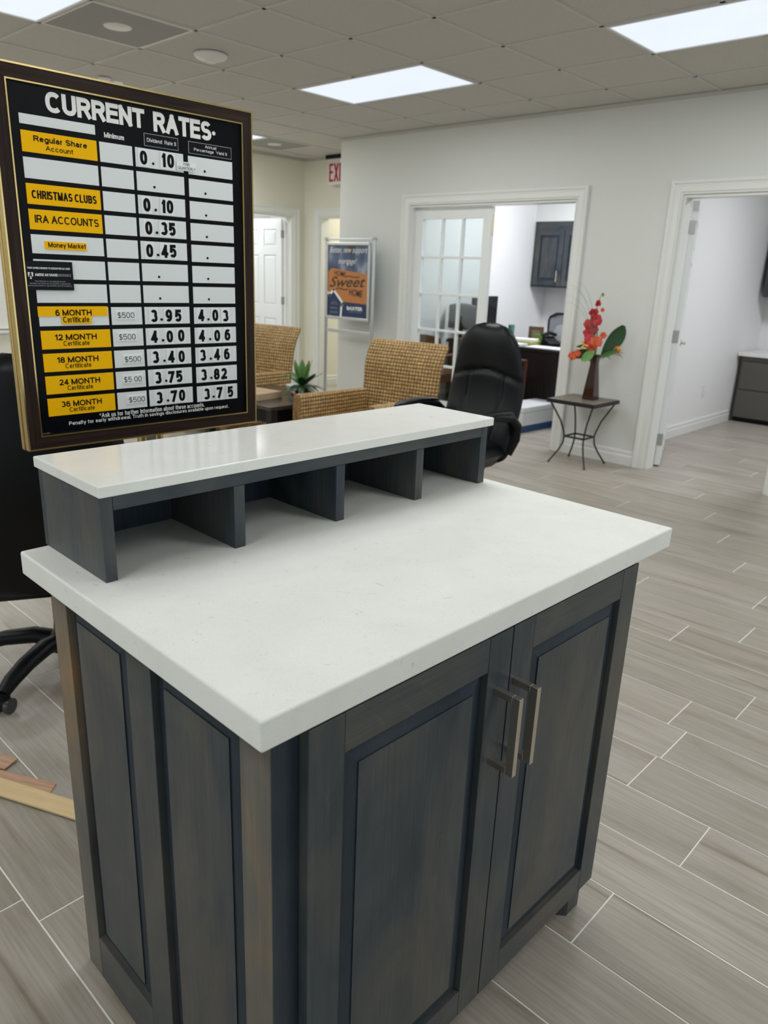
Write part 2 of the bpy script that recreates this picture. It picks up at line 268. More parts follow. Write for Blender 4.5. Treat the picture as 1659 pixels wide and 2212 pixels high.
# ------------------------------------------------------------------ mesh helpers
class MB:
    def __init__(s): s.v = []; s.f = []; s.uv = None
    def add(s, vs, fs):
        o = len(s.v); s.v += [tuple(v) for v in vs]; s.f += [tuple(i+o for i in f) for f in fs]; return s
    def box(s, x0, x1, y0, y1, z0, z1, T=None):
        vs = [(x, y, z) for x in (x0, x1) for y in (y0, y1) for z in (z0, z1)]
        if T: vs = [tuple(T @ Vector(v)) for v in vs]
        return s.add(vs, [(0, 1, 3, 2), (4, 6, 7, 5), (0, 4, 5, 1), (2, 3, 7, 6), (0, 2, 6, 4), (1, 5, 7, 3)])
    def prism(s, poly, d0, d1, axis='y'):
        n = len(poly)
        def P(a, b, d): return {'y': (a, d, b), 'x': (d, a, b), 'z': (a, b, d)}[axis]
        vs = [P(a, b, d0) for a, b in poly]+[P(a, b, d1) for a, b in poly]
        return s.add(vs, [tuple(range(n))[::-1], tuple(range(n, 2*n))]+[(i, (i+1) % n, n+(i+1) % n, n+i) for i in range(n)])
    def loft(s, rings, caps=True, closed=True):
        n = len(rings[0]); vs = [p for r in rings for p in r]; fs = []
        for i in range(len(rings)-1):
            for j in range(n if closed else n-1):
                k = (j+1) % n; fs.append((i*n+j, i*n+k, (i+1)*n+k, (i+1)*n+j))
        if caps: fs += [tuple(range(n))[::-1], tuple(range((len(rings)-1)*n, len(rings)*n))]
        return s.add(vs, fs)
    def tube(s, path, rad, n=8, caps=True, flat=1.0):
        P = [Vector(p) for p in path]; R = rad if hasattr(rad, '__len__') else [rad]*len(P); rings = []
        t = (P[1]-P[0]).normalized(); up = Vector((0, 0, 1)) if abs(t.z) < 0.9 else Vector((0, 1, 0))
        a = t.cross(up).normalized()
        for i, p in enumerate(P):
            t = (P[min(i+1, len(P)-1)]-P[max(i-1, 0)]).normalized(); a = (a-t*a.dot(t)).normalized(); b = t.cross(a)
            rings.append([p+a*math.cos(q)*R[i]+b*math.sin(q)*R[i]*flat for q in [2*PI*k/n for k in range(n)]])
        return s.loft(rings, caps)
    def lathe(s, prof, n=24, c=(0, 0, 0), caps=True, sq=False):
        rings = [[(c[0]+r*math.cos(q), c[1]+r*math.sin(q), c[2]+z) for q in [2*PI*(k+(0.5 if sq else 0))/n for k in range(n)]] for r, z in prof]
        return s.loft(rings, caps)
    def obj(s, name, m, parent=None, loc=(0, 0, 0), rot=(0, 0, 0), bevel=0, smooth=None, seg=2, sub=0):
        me = bpy.data.meshes.new(name); me.from_pydata(s.v, [], s.f); me.validate()
        import bmesh
        bm = bmesh.new(); bm.from_mesh(me); bmesh.ops.recalc_face_normals(bm, faces=bm.faces); bm.to_mesh(me); bm.free()
        if s.uv and len(s.uv) == len(me.vertices):
            u = me.uv_layers.new(name='uv')
            for l in me.loops: u.data[l.index].uv = s.uv[l.vertex_index]
        me.materials.append(MATS[m]); o = bpy.data.objects.new(name, me); COL.objects.link(o)
        o.location = loc; o.rotation_euler = rot
        if parent: o.parent = parent
        if smooth is not None:
            me.shade_smooth()
            if smooth < 180: me.set_sharp_from_angle(angle=math.radians(smooth))
        if bevel:
            b = o.modifiers.new('bevel', 'BEVEL'); b.width = bevel; b.segments = seg; b.limit_method = 'ANGLE'; b.angle_limit = math.radians(35)
            me.shade_smooth(); me.set_sharp_from_angle(angle=math.radians(60)); b.harden_normals = True
        if sub:
            b = o.modifiers.new('sub', 'SUBSURF'); b.levels = sub; b.render_levels = sub
        return o
def box(name, m, dims, parent=None, bevel=0, **k): return MB().box(*dims).obj(name, m, parent, bevel=bevel, **k)
def tag(o, label=None, cat=None, group=None, kind=None):
    if label: o['label'] = label
    if cat: o['category'] = cat
    if group: o['group'] = group
    if kind: o['kind'] = kind
    return o
def thing(name, label, cat, loc=(0, 0, 0), rz=0, group=None, kind=None):
    o = bpy.data.objects.new(name, None); COL.objects.link(o); o.location = loc; o.rotation_euler = (0, 0, rz)
    o.empty_display_size = 0.1
    return tag(o, label, cat, group, kind)
def copy_tree(o, parent=None):
    c = o.copy(); COL.objects.link(c); c.parent = parent
    for ch in [x for x in bpy.data.objects if x.parent == o and x != c]: copy_tree(ch, c)
    return c
def superring(c, ax, ay, w, h, e=4.0, n=24):
    c = Vector(c); ax = Vector(ax); ay = Vector(ay); r = []
    for k in range(n):
        q = 2*PI*k/n; cs, sn = math.cos(q), math.sin(q)
        r.append(c+ax*(math.copysign(abs(cs)**(2/e), cs)*w)+ay*(math.copysign(abs(sn)**(2/e), sn)*h))
    return r
def grid_solid(nu, nv, front, back):
    # closed cushion: front(u,v), back(u,v) share their rim
    mb = MB(); vs = []; fs = []
    for fn in (front, back):
        for i in range(nu+1):
            for j in range(nv+1): vs.append(fn(i/nu, j/nv))
    w = nv+1; off = (nu+1)*w
    for o in (0, off):
        for i in range(nu):
            for j in range(nv): a = o+i*w+j; fs.append((a, a+1, a+w+1, a+w))
    rim = [i*w for i in range(nu+1)]+[nu*w+j for j in range(1, nv+1)]+[i*w+nv for i in range(nu-1, -1, -1)]+[j for j in range(nv-1, 0, -1)]
    for k in range(len(rim)):
        a, b = rim[k], rim[(k+1) % len(rim)]; fs.append((a, b, b+off, a+off))
    mb.add(vs, fs); return mb
def text(name, s, m, parent, rect, y=-0.001, bold=0.0, loc=(0, 0, 0), slant=0.0, rz=0.0, line=1.0, ex=0.0003):
    # flat lettering fitted to rect (x0, x1, z0, z1) in its parent's x-z plane, read from the -y side
    cu = bpy.data.curves.new(name, 'FONT'); cu.body = s; cu.resolution_u = 3; cu.offset = bold; cu.shear = slant
    cu.align_x = 'CENTER'; cu.space_line = line; cu.fill_mode = 'FRONT'
    to = bpy.data.objects.new('tmp', cu); COL.objects.link(to); bpy.context.view_layer.update()
    me = bpy.data.meshes.new_from_object(to.evaluated_get(bpy.context.evaluated_depsgraph_get()))
    bpy.data.objects.remove(to); bpy.data.curves.remove(cu)
    xs = [v.co.x for v in me.vertices]; zs = [v.co.y for v in me.vertices]
    x0, x1, z0, z1 = rect; sx = (x1-x0)/(max(xs)-min(xs)); sz = (z1-z0)/(max(zs)-min(zs))
    cx, cz = (x0+x1)/2, (z0+z1)/2; mx, mz = (max(xs)+min(xs))/2, (max(zs)+min(zs))/2
    for v in me.vertices:
        a, b = (v.co.x-mx)*sx, (v.co.y-mz)*sz
        v.co = (cx+a*math.cos(rz)-b*math.sin(rz), y, cz+a*math.sin(rz)+b*math.cos(rz))
    me.name = name; me.materials.clear(); me.materials.append(MATS[m]); o = bpy.data.objects.new(name, me); COL.objects.link(o)
    o.parent = parent; o.location = loc; return o
# a small stroke alphabet in the manner of a plain grotesque; L = straight runs, E = arcs (cx, cy, rx, ry, from, to)
def _g(w, *st, lo=0.0, hi=1.0): return (w, st, lo, hi)
_R = 90
GL = {
'A': _g(.86, ('L', (0, 0), (.5, 1)), ('L', (.5, 1), (1, 0)), ('B', (.2, .36), (.8, .36))),
'B': _g(.78, ('L', (0, 0), (0, 1)), ('B', (0, 1), (.55, 1)), ('B', (0, .53), (.55, .53)), ('B', (0, 0), (.55, 0)), ('E', .55, .765, .38, .235, 90, -90), ('E', .55, .265, .45, .265, 90, -90)),
'C': _g(.88, ('E', .52, .5, .52, .5, 42, 318)),
'D': _g(.82, ('L', (0, 0), (0, 1)), ('B', (0, 1), (.45, 1)), ('B', (0, 0), (.45, 0)), ('E', .45, .5, .55, .5, 90, -90)),
'E': _g(.72, ('L', (0, 0), (0, 1)), ('L', (0, 1), (1, 1)), ('L', (0, .53), (.92, .53)), ('L', (0, 0), (1, 0))),
'F': _g(.68, ('L', (0, 0), (0, 1)), ('L', (0, 1), (1, 1)), ('L', (0, .5), (.86, .5))),
'G': _g(.92, ('E', .5, .5, .5, .5, 42, 320), ('L', (.55, .46), (1, .46)), ('L', (1, .46), (1, .05))),
'H': _g(.78, ('L', (0, 0), (0, 1)), ('L', (1, 0), (1, 1)), ('B', (0, .53), (1, .53))),
'I': _g(.0, ('L', (0, 0), (0, 1))),
'K': _g(.82, ('L', (0, 0), (0, 1)), ('L', (0, .38), (.95, 1)), ('L', (.35, .6), (1, 0))),
'L': _g(.66, ('L', (0, 0), (0, 1)), ('L', (0, 0), (1, 0))),
'M': _g(.96, ('L', (0, 0), (0, 1)), ('L', (1, 0), (1, 1)), ('L', (0, 1), (.5, .02)), ('L', (1, 1), (.5, .02))),
'N': _g(.78, ('L', (0, 0), (0, 1)), ('L', (1, 0), (1, 1)), ('L', (0, 1), (1, 0))),
'O': _g(.94, ('E', .5, .5, .5, .5, 0, 360)),
'P': _g(.74, ('L', (0, 0), (0, 1)), ('B', (0, 1), (.55, 1)), ('B', (0, .46), (.55, .46)), ('E', .55, .73, .45, .27, 90, -90)),
'Q': _g(.94, ('E', .5, .5, .5, .5, 0, 360), ('L', (.62, .25), (1, -.02))),
'R': _g(.80, ('L', (0, 0), (0, 1)), ('B', (0, 1), (.55, 1)), ('B', (0, .48), (.55, .48)), ('E', .55, .74, .42, .26, 90, -90), ('L', (.58, .46), (.97, 0))),
'S': _g(.76, ('E', .5, .745, .46, .255, 25, 270), ('E', .5, .25, .5, .25, 90, -155)),
'T': _g(.76, ('L', (.5, 0), (.5, 1)), ('L', (0, 1), (1, 1))),
'U': _g(.78, ('L', (0, .35), (0, 1)), ('L', (1, .35), (1, 1)), ('E', .5, .36, .5, .36, 180, 360)),
'V': _g(.82, ('L', (0, 1), (.5, 0)), ('L', (1, 1), (.5, 0))),
'X': _g(.80, ('L', (0, 0), (1, 1)), ('L', (0, 1), (1, 0))),
'Y': _g(.82, ('L', (.5, 0), (.5, .45)), ('L', (0, 1), (.5, .42)), ('L', (1, 1), (.5, .42))),
'a': _g(.56, ('E', .48, .62, .46, .38, 150, 0), ('L', (.94, .6), (.94, 0)), ('E', .46, .28, .46, .28, 60, 360), hi=.74),
'b': _g(.58, ('L', (0, 0), (0, 1)), ('E', .5, .37, .5, .37, 0, 360)),
'c': _g(.56, ('E', .52, .5, .52, .5, 45, 315), hi=.74),
'd': _g(.58, ('L', (1, 0), (1, 1)), ('E', .5, .37, .5, .37, 0, 360)),
'e': _g(.58, ('B', (0, .52), (1, .52)), ('E', .5, .5, .5, .5, 0, 322), hi=.74),
'f': _g(.30, ('L', (.4, 0), (.4, .72)), ('E', .85, .74, .45, .26, 180, 95), ('L', (0, .72), (.9, .72))),
'g': _g(.58, ('E', .5, .64, .5, .36, 0, 360), ('L', (1, .26), (1, 1)), ('E', .5, .22, .5, .22, 0, -150), lo=-.28, hi=.74),
'h': _g(.54, ('L', (0, 0), (0, 1)), ('E', .5, .46, .5, .27, 180, 0), ('L', (1, 0), (1, .46))),
'i': _g(.0, ('L', (0, 0), (0, .70)), ('L', (0, .94), (0, 1))),
'k': _g(.52, ('L', (0, 0), (0, 1)), ('L', (0, .28), (.9, .72)), ('L', (.35, .45), (1, 0))),
'l': _g(.0, ('L', (0, 0), (0, 1))),
'm': _g(.88, ('L', (0, 0), (0, 1)), ('E', .25, .62, .25, .38, 180, 0), ('E', .75, .62, .25, .38, 180, 0), ('L', (.5, 0), (.5, .62)), ('L', (1, 0), (1, .62)), hi=.74),
'n': _g(.54, ('L', (0, 0), (0, 1)), ('E', .5, .62, .5, .38, 180, 0), ('L', (1, 0), (1, .62)), hi=.74),
'o': _g(.60, ('E', .5, .5, .5, .5, 0, 360), hi=.74),
'p': _g(.58, ('L', (0, 0), (0, 1)), ('E', .5, .64, .5, .36, 0, 360), lo=-.28, hi=.74),
'q': _g(.58, ('L', (1, 0), (1, 1)), ('E', .5, .64, .5, .36, 0, 360), lo=-.28, hi=.74),
'r': _g(.28, ('L', (0, 0), (0, 1)), ('E', 1, .55, 1, .45, 180, 95), hi=.74),
's': _g(.50, ('E', .5, .745, .46, .255, 25, 270), ('E', .5, .25, .5, .25, 90, -155), hi=.74),
't': _g(.28, ('L', (.4, .2), (.4, .95)), ('E', .9, .2, .5, .2, 180, 275), ('L', (0, .72), (.9, .72))),
'u': _g(.54, ('L', (1, 0), (1, 1)), ('E', .5, .38, .5, .38, 180, 360), ('L', (0, .38), (0, 1)), hi=.74),
'v': _g(.54, ('L', (0, 1), (.5, 0)), ('L', (1, 1), (.5, 0)), hi=.74),
'w': _g(.84, ('L', (0, 1), (.25, 0)), ('L', (.5, 1), (.25, 0)), ('L', (.5, 1), (.75, 0)), ('L', (1, 1), (.75, 0)), hi=.74),
'y': _g(.54, ('L', (0, 1), (.5, .3)), ('L', (1, 1), (.3, 0)), lo=-.28, hi=.74),
'0': _g(.60, ('E', .5, .5, .5, .5, 0, 360)),
'1': _g(.24, ('L', (1, 0), (1, 1)), ('L', (0, .84), (1, 1))),
'2': _g(.60, ('E', .5, .70, .5, .30, 165, -38), ('L', (.86, .5), (0, .0)), ('L', (0, 0), (1, 0))),
'3': _g(.60, ('E', .48, .745, .44, .255, 155, -80), ('E', .48, .265, .52, .265, 80, -155)),
'4': _g(.64, ('L', (.74, 0), (.74, 1)), ('L', (.74, 1), (0, .28)), ('L', (0, .25), (1, .25))),
'5': _g(.60, ('L', (.12, 1), (.9, 1)), ('L', (.14, 1), (.04, .50)), ('E', .48, .32, .52, .32, 135, -150)),
'6': _g(.60, ('E', .5, .32, .5, .32, 0, 360), ('E', .56, .5, .56, .5, 50, 185)),
'7': _g(.58, ('L', (0, 1), (1, 1)), ('L', (1, 1), (.3, 0))),
'8': _g(.60, ('E', .5, .755, .43, .245, 0, 360), ('E', .5, .27, .5, .27, 0, 360)),
'9': _g(.60, ('E', .5, .68, .5, .32, 0, 360), ('E', .44, .5, .56, .5, 5, -130)),
'$': _g(.60, ('E', .5, .745, .46, .245, 25, 270), ('E', .5, .255, .5, .245, 90, -155), ('L', (.5, -.04), (.5, 1.04))),
'%': _g(.62, ('L', (0, 0), (1, 1)), ('E', .18, .84, .16, .14, 0, 360), ('E', .82, .16, .16, .14, 0, 360)),
'*': _g(.40, ('B', (.5, 0), (.5, 1)), ('B', (.0, .25), (1, .75)), ('B', (.0, .75), (1, .25)), lo=.45),
'.': _g(.0, ('L', (0, 0), (0, .02))), ',': _g(.0, ('L', (0, -.10), (0, .02))), "'": _g(.0, ('L', (0, .8), (0, 1))), '-': _g(.24, ('B', (0, .36), (1, .36))), '!': _g(.0, ('L', (0, .3), (0, 1)), ('L', (0, 0), (0, .02))),
}
def letters(name, s, m, parent, rect, y=-0.001, w=.14, gap=.13, line=1.45, caps=1.0):
    # lays the strokes out, fits the block to rect = (x0, x1, z0, z1) and draws every stroke at true width
    rows_ = s.split('\n'); items = []; widths = []
    for i, r in enumerate(rows_):
        x = 0; row = []
        for ch in r:
            if ch == ' ': x += .42; continue
            g = GL[ch]; ww = g[0]+w
            row.append((ch, x)); x += ww+gap
        widths.append(x-gap); items.append(row)
    W_ = max(widths); ymin, ymax = 1e9, -1e9
    for i, row in enumerate(items):
        for ch, x in row:
            g = GL[ch]; ymin = min(ymin, g[2]-i*line); ymax = max(ymax, g[3]-i*line)
    x0, x1, z0, z1 = rect; sx = (x1-x0)/W_; sz = (z1-z0)/(ymax-ymin); hw_ = w*(sz*.72+sx*.28)/2
    mb = MB(); cnt_ = [0]
    def quad(P_, ext):
        n = len(P_); q = []
        P_ = [Vector(p) for p in P_]
        if ext: P_[0] = P_[0]-(P_[1]-P_[0]).normalized()*hw_*ext; P_[-1] = P_[-1]+(P_[-1]-P_[-2]).normalized()*hw_*ext
        cnt_[0] += 1; yy = y-(cnt_[0] % 12)*3e-5
        vs = []
        closed = (P_[0]-P_[-1]).length < 1e-7
        for i, p in enumerate(P_):
            a = P_[i-1] if i else (P_[-2] if closed else None); b = P_[i+1] if i < n-1 else (P_[1] if closed else None)
            d = ((p-a).normalized() if a else Vector((0, 0)))+((b-p).normalized() if b else Vector((0, 0))); d.normalize(); nn = Vector((-d.y, d.x))*hw_
            vs += [(p.x+nn.x, yy, p.y+nn.y), (p.x-nn.x, yy, p.y-nn.y)]
        mb.add(vs, [(2*i, 2*i+1, 2*i+3, 2*i+2) for i in range(n-1)])
    for i, row in enumerate(items):
        xo = (W_-widths[i])/2
        for ch, x in row:
            gw, st, lo, hi = GL[ch]
            bx0 = x0+(xo+x)*sx+hw_; bx1 = bx0+max(gw*sx+w*sx-2*hw_, 1e-6) if gw else bx0
            bz0 = z0+(lo-i*line-ymin)*sz+hw_; bz1 = z0+(hi-i*line-ymin)*sz-hw_
            M_ = lambda u, v: (bx0+(bx1-bx0)*u, bz0+(bz1-bz0)*v)
            for k in st:
                if k[0] in 'LB': quad([M_(*k[1]), M_(*k[2])], 1 if k[0] == 'L' else 0)
                else:
                    _, cx, cy, rx, ry, a0, a1 = k; n = max(5, int(abs(a1-a0)/18)); pts = []
                    for q in range(n+1):
                        a = math.radians(a0+(a1-a0)*q/n); c_, s_ = math.cos(a), math.sin(a); e_ = 2/2.35
                        pts.append(M_(cx+rx*math.copysign(abs(c_)**e_, c_), cy+ry*math.copysign(abs(s_)**e_, s_)))
                    quad(pts, 0)
    me = bpy.data.meshes.new(name); me.from_pydata(mb.v, [], mb.f); me.materials.append(MATS[m])
    o = bpy.data.objects.new(name, me); COL.objects.link(o); o.parent = parent; return o
def molding(name, path, prof, m, parent=None, inward=(0, 0, 1)):
    # mitred run of a 2D profile; profile (a across, b out of the wall). path in 3D on one plane, inward = wall normal
    P = [Vector(p) for p in path]; nrm = Vector(inward).normalized(); rings = []
    for i, p in enumerate(P):
        d0 = (P[i]-P[i-1]).normalized() if i > 0 else None; d1 = (P[i+1]-P[i]).normalized() if i < len(P)-1 else None
        s0 = d0.cross(nrm) if d0 else None; s1 = d1.cross(nrm) if d1 else None
        if s0 and s1:
            s = (s0+s1).normalized(); s = s/max(0.2, s.dot(s0))
        else: s = s0 or s1
        rings.append([p+s*a+nrm*b for a, b in prof])
    return MB().loft(rings).obj(name, m, parent, smooth=20)

# ------------------------------------------------------------------ setting: walls
H = CEIL+0.03
def wall(name, label, dims, m='wall_paint', holes=(), axis='x'):
    # a wall box with rectangular openings (a0, a1, z1) cut from the floor, or (a0,a1,z0,z1)
    x0, x1, y0, y1 = dims; mb = MB(); a0, a1 = (x0, x1) if axis == 'x' else (y0, y1); cur = a0
    def put(p, q, z0, z1):
        if q-p < 1e-4: return
        mb.box(*((p, q, y0, y1) if axis == 'x' else (x0, x1, p, q)), z0, z1)
    for h in sorted(holes):
        put(cur, h[0], 0, H)
        if len(h) == 3: put(h[0], h[1], h[2], H)
        else: put(h[0], h[1], 0, h[2]); put(h[0], h[1], h[3], H)
        cur = h[1]
    put(cur, a1, 0, H)
    o = mb.obj(name, m); return tag(o, label, 'wall', kind='structure')
YW = 5.60; XL = -7.42; YH = 6.39; OT = 2.0
wall('wall_right', 'off-white textured wall with the french doors and the open doorway', (-5.95, 3.0, YW, YW+.12), holes=[(-4.98, -3.245, OT), (-2.395, -1.495, OT)])
wall('wall_left', 'cream wall at the far left with the open white panelled door', (XL-.12, XL, -3.0, 9.3), m='cream_wall', holes=[(0.9, 3.3, 0.75, 2.2), (5.39, 6.20, OT)], axis='y')
wall('wall_alcove', 'short cream wall of the alcove under the exit sign', (XL, -5.95, YH, YH+.12), m='cream_wall', holes=[(-7.12, -6.31, OT)])
wall('wall_return', 'white wall end that hides part of the exit sign', (-5.95, -5.83, YW+.12, 9.3), axis='y')
wall('wall_behind', 'plain wall behind the viewer', (XL, 3.0, -3.12, -3.0), holes=[(-3.2, 2.4, 0.5, 2.3)]); wall('wall_side', 'plain wall to the right of the viewer', (3.0, 3.12, -3.12, 9.3), holes=[(-2.2, 3.6, 0.5, 2.3)], axis='y')  # openings here only serve the added daylight fill windows
wall('wall_office_left', 'bright white left wall of the office behind the french doors', (-5.47, -5.35, YW+.12, 9.3), 'office_paint', axis='y')
wall('wall_office_back', 'white back wall of the office under the dark upper cabinet', (-5.35, -2.95, 8.63, 8.75), 'office_paint')
wall('wall_between', 'white wall with an outlet inside the right-hand doorway', (-2.95, -2.80, YW+.12, 9.3), 'office_paint', axis='y')
wall('wall_office_far', 'white back wall of the right-hand office', (-2.80, 3.0, 9.1, 9.22), 'office_paint')
wall('wall_room_left', 'cream wall seen through the doorway under the exit sign', (-7.24, -7.12, YH+.12, 9.3), 'cream_paint', axis='y')
wall('wall_room_back', 'cream end wall of the room past the alcove', (-7.12, -5.95, 9.18, 9.3), 'cream_paint')
wall('wall_store_back', 'bluish white back wall of the room behind the panelled door', (-10.1, -10.0, 3.5, 8.0), 'office_paint', axis='y')
wall('wall_store_near', 'side wall of the room behind the panelled door', (-10.0, XL-.12, 3.5, 3.6), 'office_paint'); wall('wall_store_far', 'far side wall of the room behind the panelled door', (-10.0, XL-.12, 7.9, 8.0), 'office_paint')
sof = box('trim_1', 'wall_paint', (-5.35, -2.95, 8.30, 8.63, 2.06, H)); tag(sof, 'grey-white soffit box above the dark upper cabinet', 'soffit', kind='structure')

# casings and baseboards
CAS = [(0.0, 0.0), (0.0, 0.016), (0.012, 0.018), (0.016, 0.024), (0.050, 0.020), (0.066, 0.024), (0.072, 0.030), (0.090, 0.030), (0.092, 0.026), (0.092, 0.0)]
tn = [1]
def casing(a0, a1, top, plane, axis='x', side=-1, label='', m='trim_paint'):
    tn[0] += 1
    e = 0.006
    if axis == 'x': pts = [(a0-e, plane, 0), (a0-e, plane, top+e), (a1+e, plane, top+e), (a1+e, plane, 0)]; nrm = (0, side, 0)
    else: pts = [(plane, a0-e, 0), (plane, a0-e, top+e), (plane, a1+e, top+e), (plane, a1+e, 0)]; nrm = (side, 0, 0)
    # orientation: profile must grow away from the opening
    P = [Vector(p) for p in pts]; d = (P[1]-P[0]).normalized(); s = d.cross(Vector(nrm)); outw = P[0]-P[3]
    if s.dot(outw) < 0: pts = pts[::-1]
    return tag(molding('trim_%d' % tn[0], pts, CAS, m, inward=nrm), label, 'door casing', kind='structure')
casing(-4.98, -3.245, OT, YW, label='white moulded casing around the french doors')
casing(-2.395, -1.495, OT, YW, label='white moulded casing around the right-hand doorway')
casing(5.39, 6.20, OT, XL, 'y', 1, 'cream-lit casing around the open panelled door')
casing(-7.12, -6.31, OT, YH, label='cream-lit casing around the alcove doorway')
def jamb(a0, a1, top, p0, p1, axis='x', label='', m='trim_paint'):
    tn[0] += 1; mb = MB(); t = 0.014
    for q in ((a0, a0+t), (a1-t, a1)):
        mb.box(*((q[0], q[1], p0, p1) if axis == 'x' else (p0, p1, q[0], q[1])), 0, top)
    mb.box(*((a0+t, a1-t, p0, p1) if axis == 'x' else (p0, p1, a0+t, a1-t)), top-t, top)
    return tag(mb.obj('trim_%d' % tn[0], m), label, 'door jamb', kind='structure')
jamb(-4.98, -3.245, OT, YW, YW+.12, label='white jamb lining of the french doors'); jamb(-2.395, -1.495, OT, YW, YW+.12, label='white jamb lining of the right-hand doorway')
jamb(5.39, 6.20, OT, XL-.12, XL, 'y', 'white jamb lining of the panelled door'); jamb(-7.12, -6.31, OT, YH, YH+.12, label='jamb lining of the alcove doorway')
BB = [(0, 0), (0, 0.016), (-0.07, 0.016), (-0.085, 0.010), (-0.10, 0.012), (-0.115, 0.008), (-0.118, 0)]
def baseboard(side, p0, p1, nrm, label):
    P0, P1 = Vector(p0), Vector(p1); d = (P1-P0).normalized()
    if d.cross(Vector(nrm)).z > 0: P0, P1 = P1, P0
    return tag(molding('baseboard_'+side, [P0, P1], BB, 'trim_paint', inward=nrm), label, 'baseboard', kind='structure')
baseboard('right', (-3.15, YW, 0), (-2.49, YW, 0), (0, -1, 0), 'white baseboard behind the small side table')
baseboard('right_far', (-5.95, YW, 0), (-5.08, YW, 0), (0, -1, 0), 'white baseboard behind the poster stand')
baseboard('right_near', (-1.40, YW, 0), (3.0, YW, 0), (0, -1, 0), 'white baseboard right of the right-hand doorway')
baseboard('left', (XL, -3, 0), (XL, 5.29, 0), (1, 0, 0), 'white baseboard of the left wall')
baseboard('between', (-2.80, YW+.12, 0), (-2.80, 8.5, 0), (1, 0, 0), 'white stepped baseboard inside the right-hand office')
baseboard('office', (-5.35, YW+.12, 0), (-5.35, 8.63, 0), (1, 0, 0), 'white baseboard of the office left wall')
baseboard('room', (-7.12, YH+.12, 0), (-7.12, 9.18, 0), (1, 0, 0), 'cream baseboard past the alcove doorway')

# floor: grout bed with every near plank its own tile
PW = 0.20023; PL = 1.2192; G = 0.0036
floor = box('floor', 'grout', (-10.1, 3.12, -3.12, 9.3, -0.06, -0.0012)); tag(floor, 'grey wood-look plank tile floor with pale grout lines', 'floor', kind='structure')
known = {0: -1.41, 4: -0.541, 7: -0.703, 9: -0.755, 10: -0.604, 12: -1.008, 13: -0.80}
planks = []
for j in range(-18, 45):
    y = 0.451+PW*j; x = known.get(j, -1.0+((j*0.4067) % 1.0)*PL)
    while x > -10.1+PL: x -= PL
    while x < 3.0:
        planks.append((x, min(x+PL, 3.1), y, y+PW)); x += PL
def in_view(p):
    cx, cy = (p[0]+p[1])/2, (p[2]+p[3])/2; d = math.hypot(cx, cy)
    v = Vector((cx, cy, -1.397)); z = v.dot(cf)
    if z < 0.2: return 99+d
    sx = v.dot(cr)/z; sy = v.dot(cu)/z
    return d if (abs(sx) < 0.75 and abs(sy) < 0.95) else 50+d
planks.sort(key=in_view)
meshes = {}
far = MB()
for k, (x0, x1, y0, y1) in enumerate(planks):
    if k < 285:
        L = round(x1-x0, 3)
        if L not in meshes:
            t = MB().box(-L/2+G/2, L/2-G/2, -PW/2+G/2, PW/2-G/2, -0.008, 0.0).obj('plank', 'plank', floor, bevel=0.0008, seg=1); meshes[L] = t; o = t
        else: o = meshes[L].copy(); COL.objects.link(o)
        o.location = ((x0+x1)/2, (y0+y1)/2, 0)
    else: far.box(x0+G/2, x1-G/2, y0+G/2, y1-G/2, -0.008, 0.0)
tag(far.obj('plank_field', 'plank_far', floor), kind='stuff')

# ceiling: grid with lay-in tiles
ceil = box('ceiling', 'grid_metal', (-10.1, 3.12, -3.12, 9.3, CEIL+0.03, CEIL+0.06)); tag(ceil, 'suspended ceiling of square speckled tiles in a white metal grid', 'ceiling', kind='structure')
lights = [(-2, 1, 2, 1), (2, 1, 2, 1), (-2, -3, 2, 1), (2, -3, 2, 1), (-6, 1, 1, 2), (-6, -3, 1, 2), (6, 1, 2, 1), (6, -3, 2, 1), (-2, -7, 2, 1), (3, -7, 2, 1), (-6, -7, 1, 2)]
vents = [(-2, -2), (-6, 3)]
used = set()
for (i, j, a, b) in lights:
    for p in range(a):
        for q in range(b): used.add((i+p, j+q))
for v in vents: used.add(v)
bw = 0.012
regions = [(XL, 3.0, -3.0, YW), (XL, -5.95, YW, YH)]
tile0 = None; cnt = 0; tfar = MB()
cells = [(i, j) for i in range(-7, 11) for j in range(-11, 6)]
cells.sort(key=lambda c: math.hypot(GX+TILE*(c[0]+.5)+1.5, GY+TILE*(c[1]+.5)-3))
for (i, j) in cells:
    x0, x1, y0, y1 = GX+TILE*i, GX+TILE*(i+1), GY+TILE*j, GY+TILE*(j+1)
    x0, x1 = max(x0, XL), min(x1, 3.0); y0 = max(y0, -3.0); y1 = min(y1, YH if x1 <= -5.90 else YW)
    if x1-x0 < 0.03 or y1-y0 < 0.03 or (i, j) in used: continue
    if y0 >= YW and x0 > -6.6: 
        if x0 > -5.95: continue
    g = 0.003
    full = abs(x1-x0-TILE) < 1e-3 and abs(y1-y0-TILE) < 1e-3
    if cnt >= 280: tfar.box(x0+g, x1-g, y0+g, y1-g, CEIL+0.005, CEIL+0.02); continue
    cnt += 1
    if full:
        if tile0 is None: tile0 = MB().box(-TILE/2+g, TILE/2-g, -TILE/2+g, TILE/2-g, 0.005, 0.02).obj('ceiling_tile', 'ceiling_tile', ceil); o = tile0
        else: o = tile0.copy(); COL.objects.link(o)
        o.location = ((x0+x1)/2, (y0+y1)/2, CEIL)
    else: MB().box(x0+g, x1-g, y0+g, y1-g, CEIL+0.005, CEIL+0.02).obj('ceiling_tile', 'ceiling_tile', ceil)
if tfar.v: tag(tfar.obj('tile_field', 'ceiling_tile', ceil), kind='stuff')
fix = {}
for n_, (i, j, a, b) in enumerate(lights):
    for p in range(a):
        for q in range(b): fix[(i+p, j+q)] = n_
run = MB(); cro = MB()
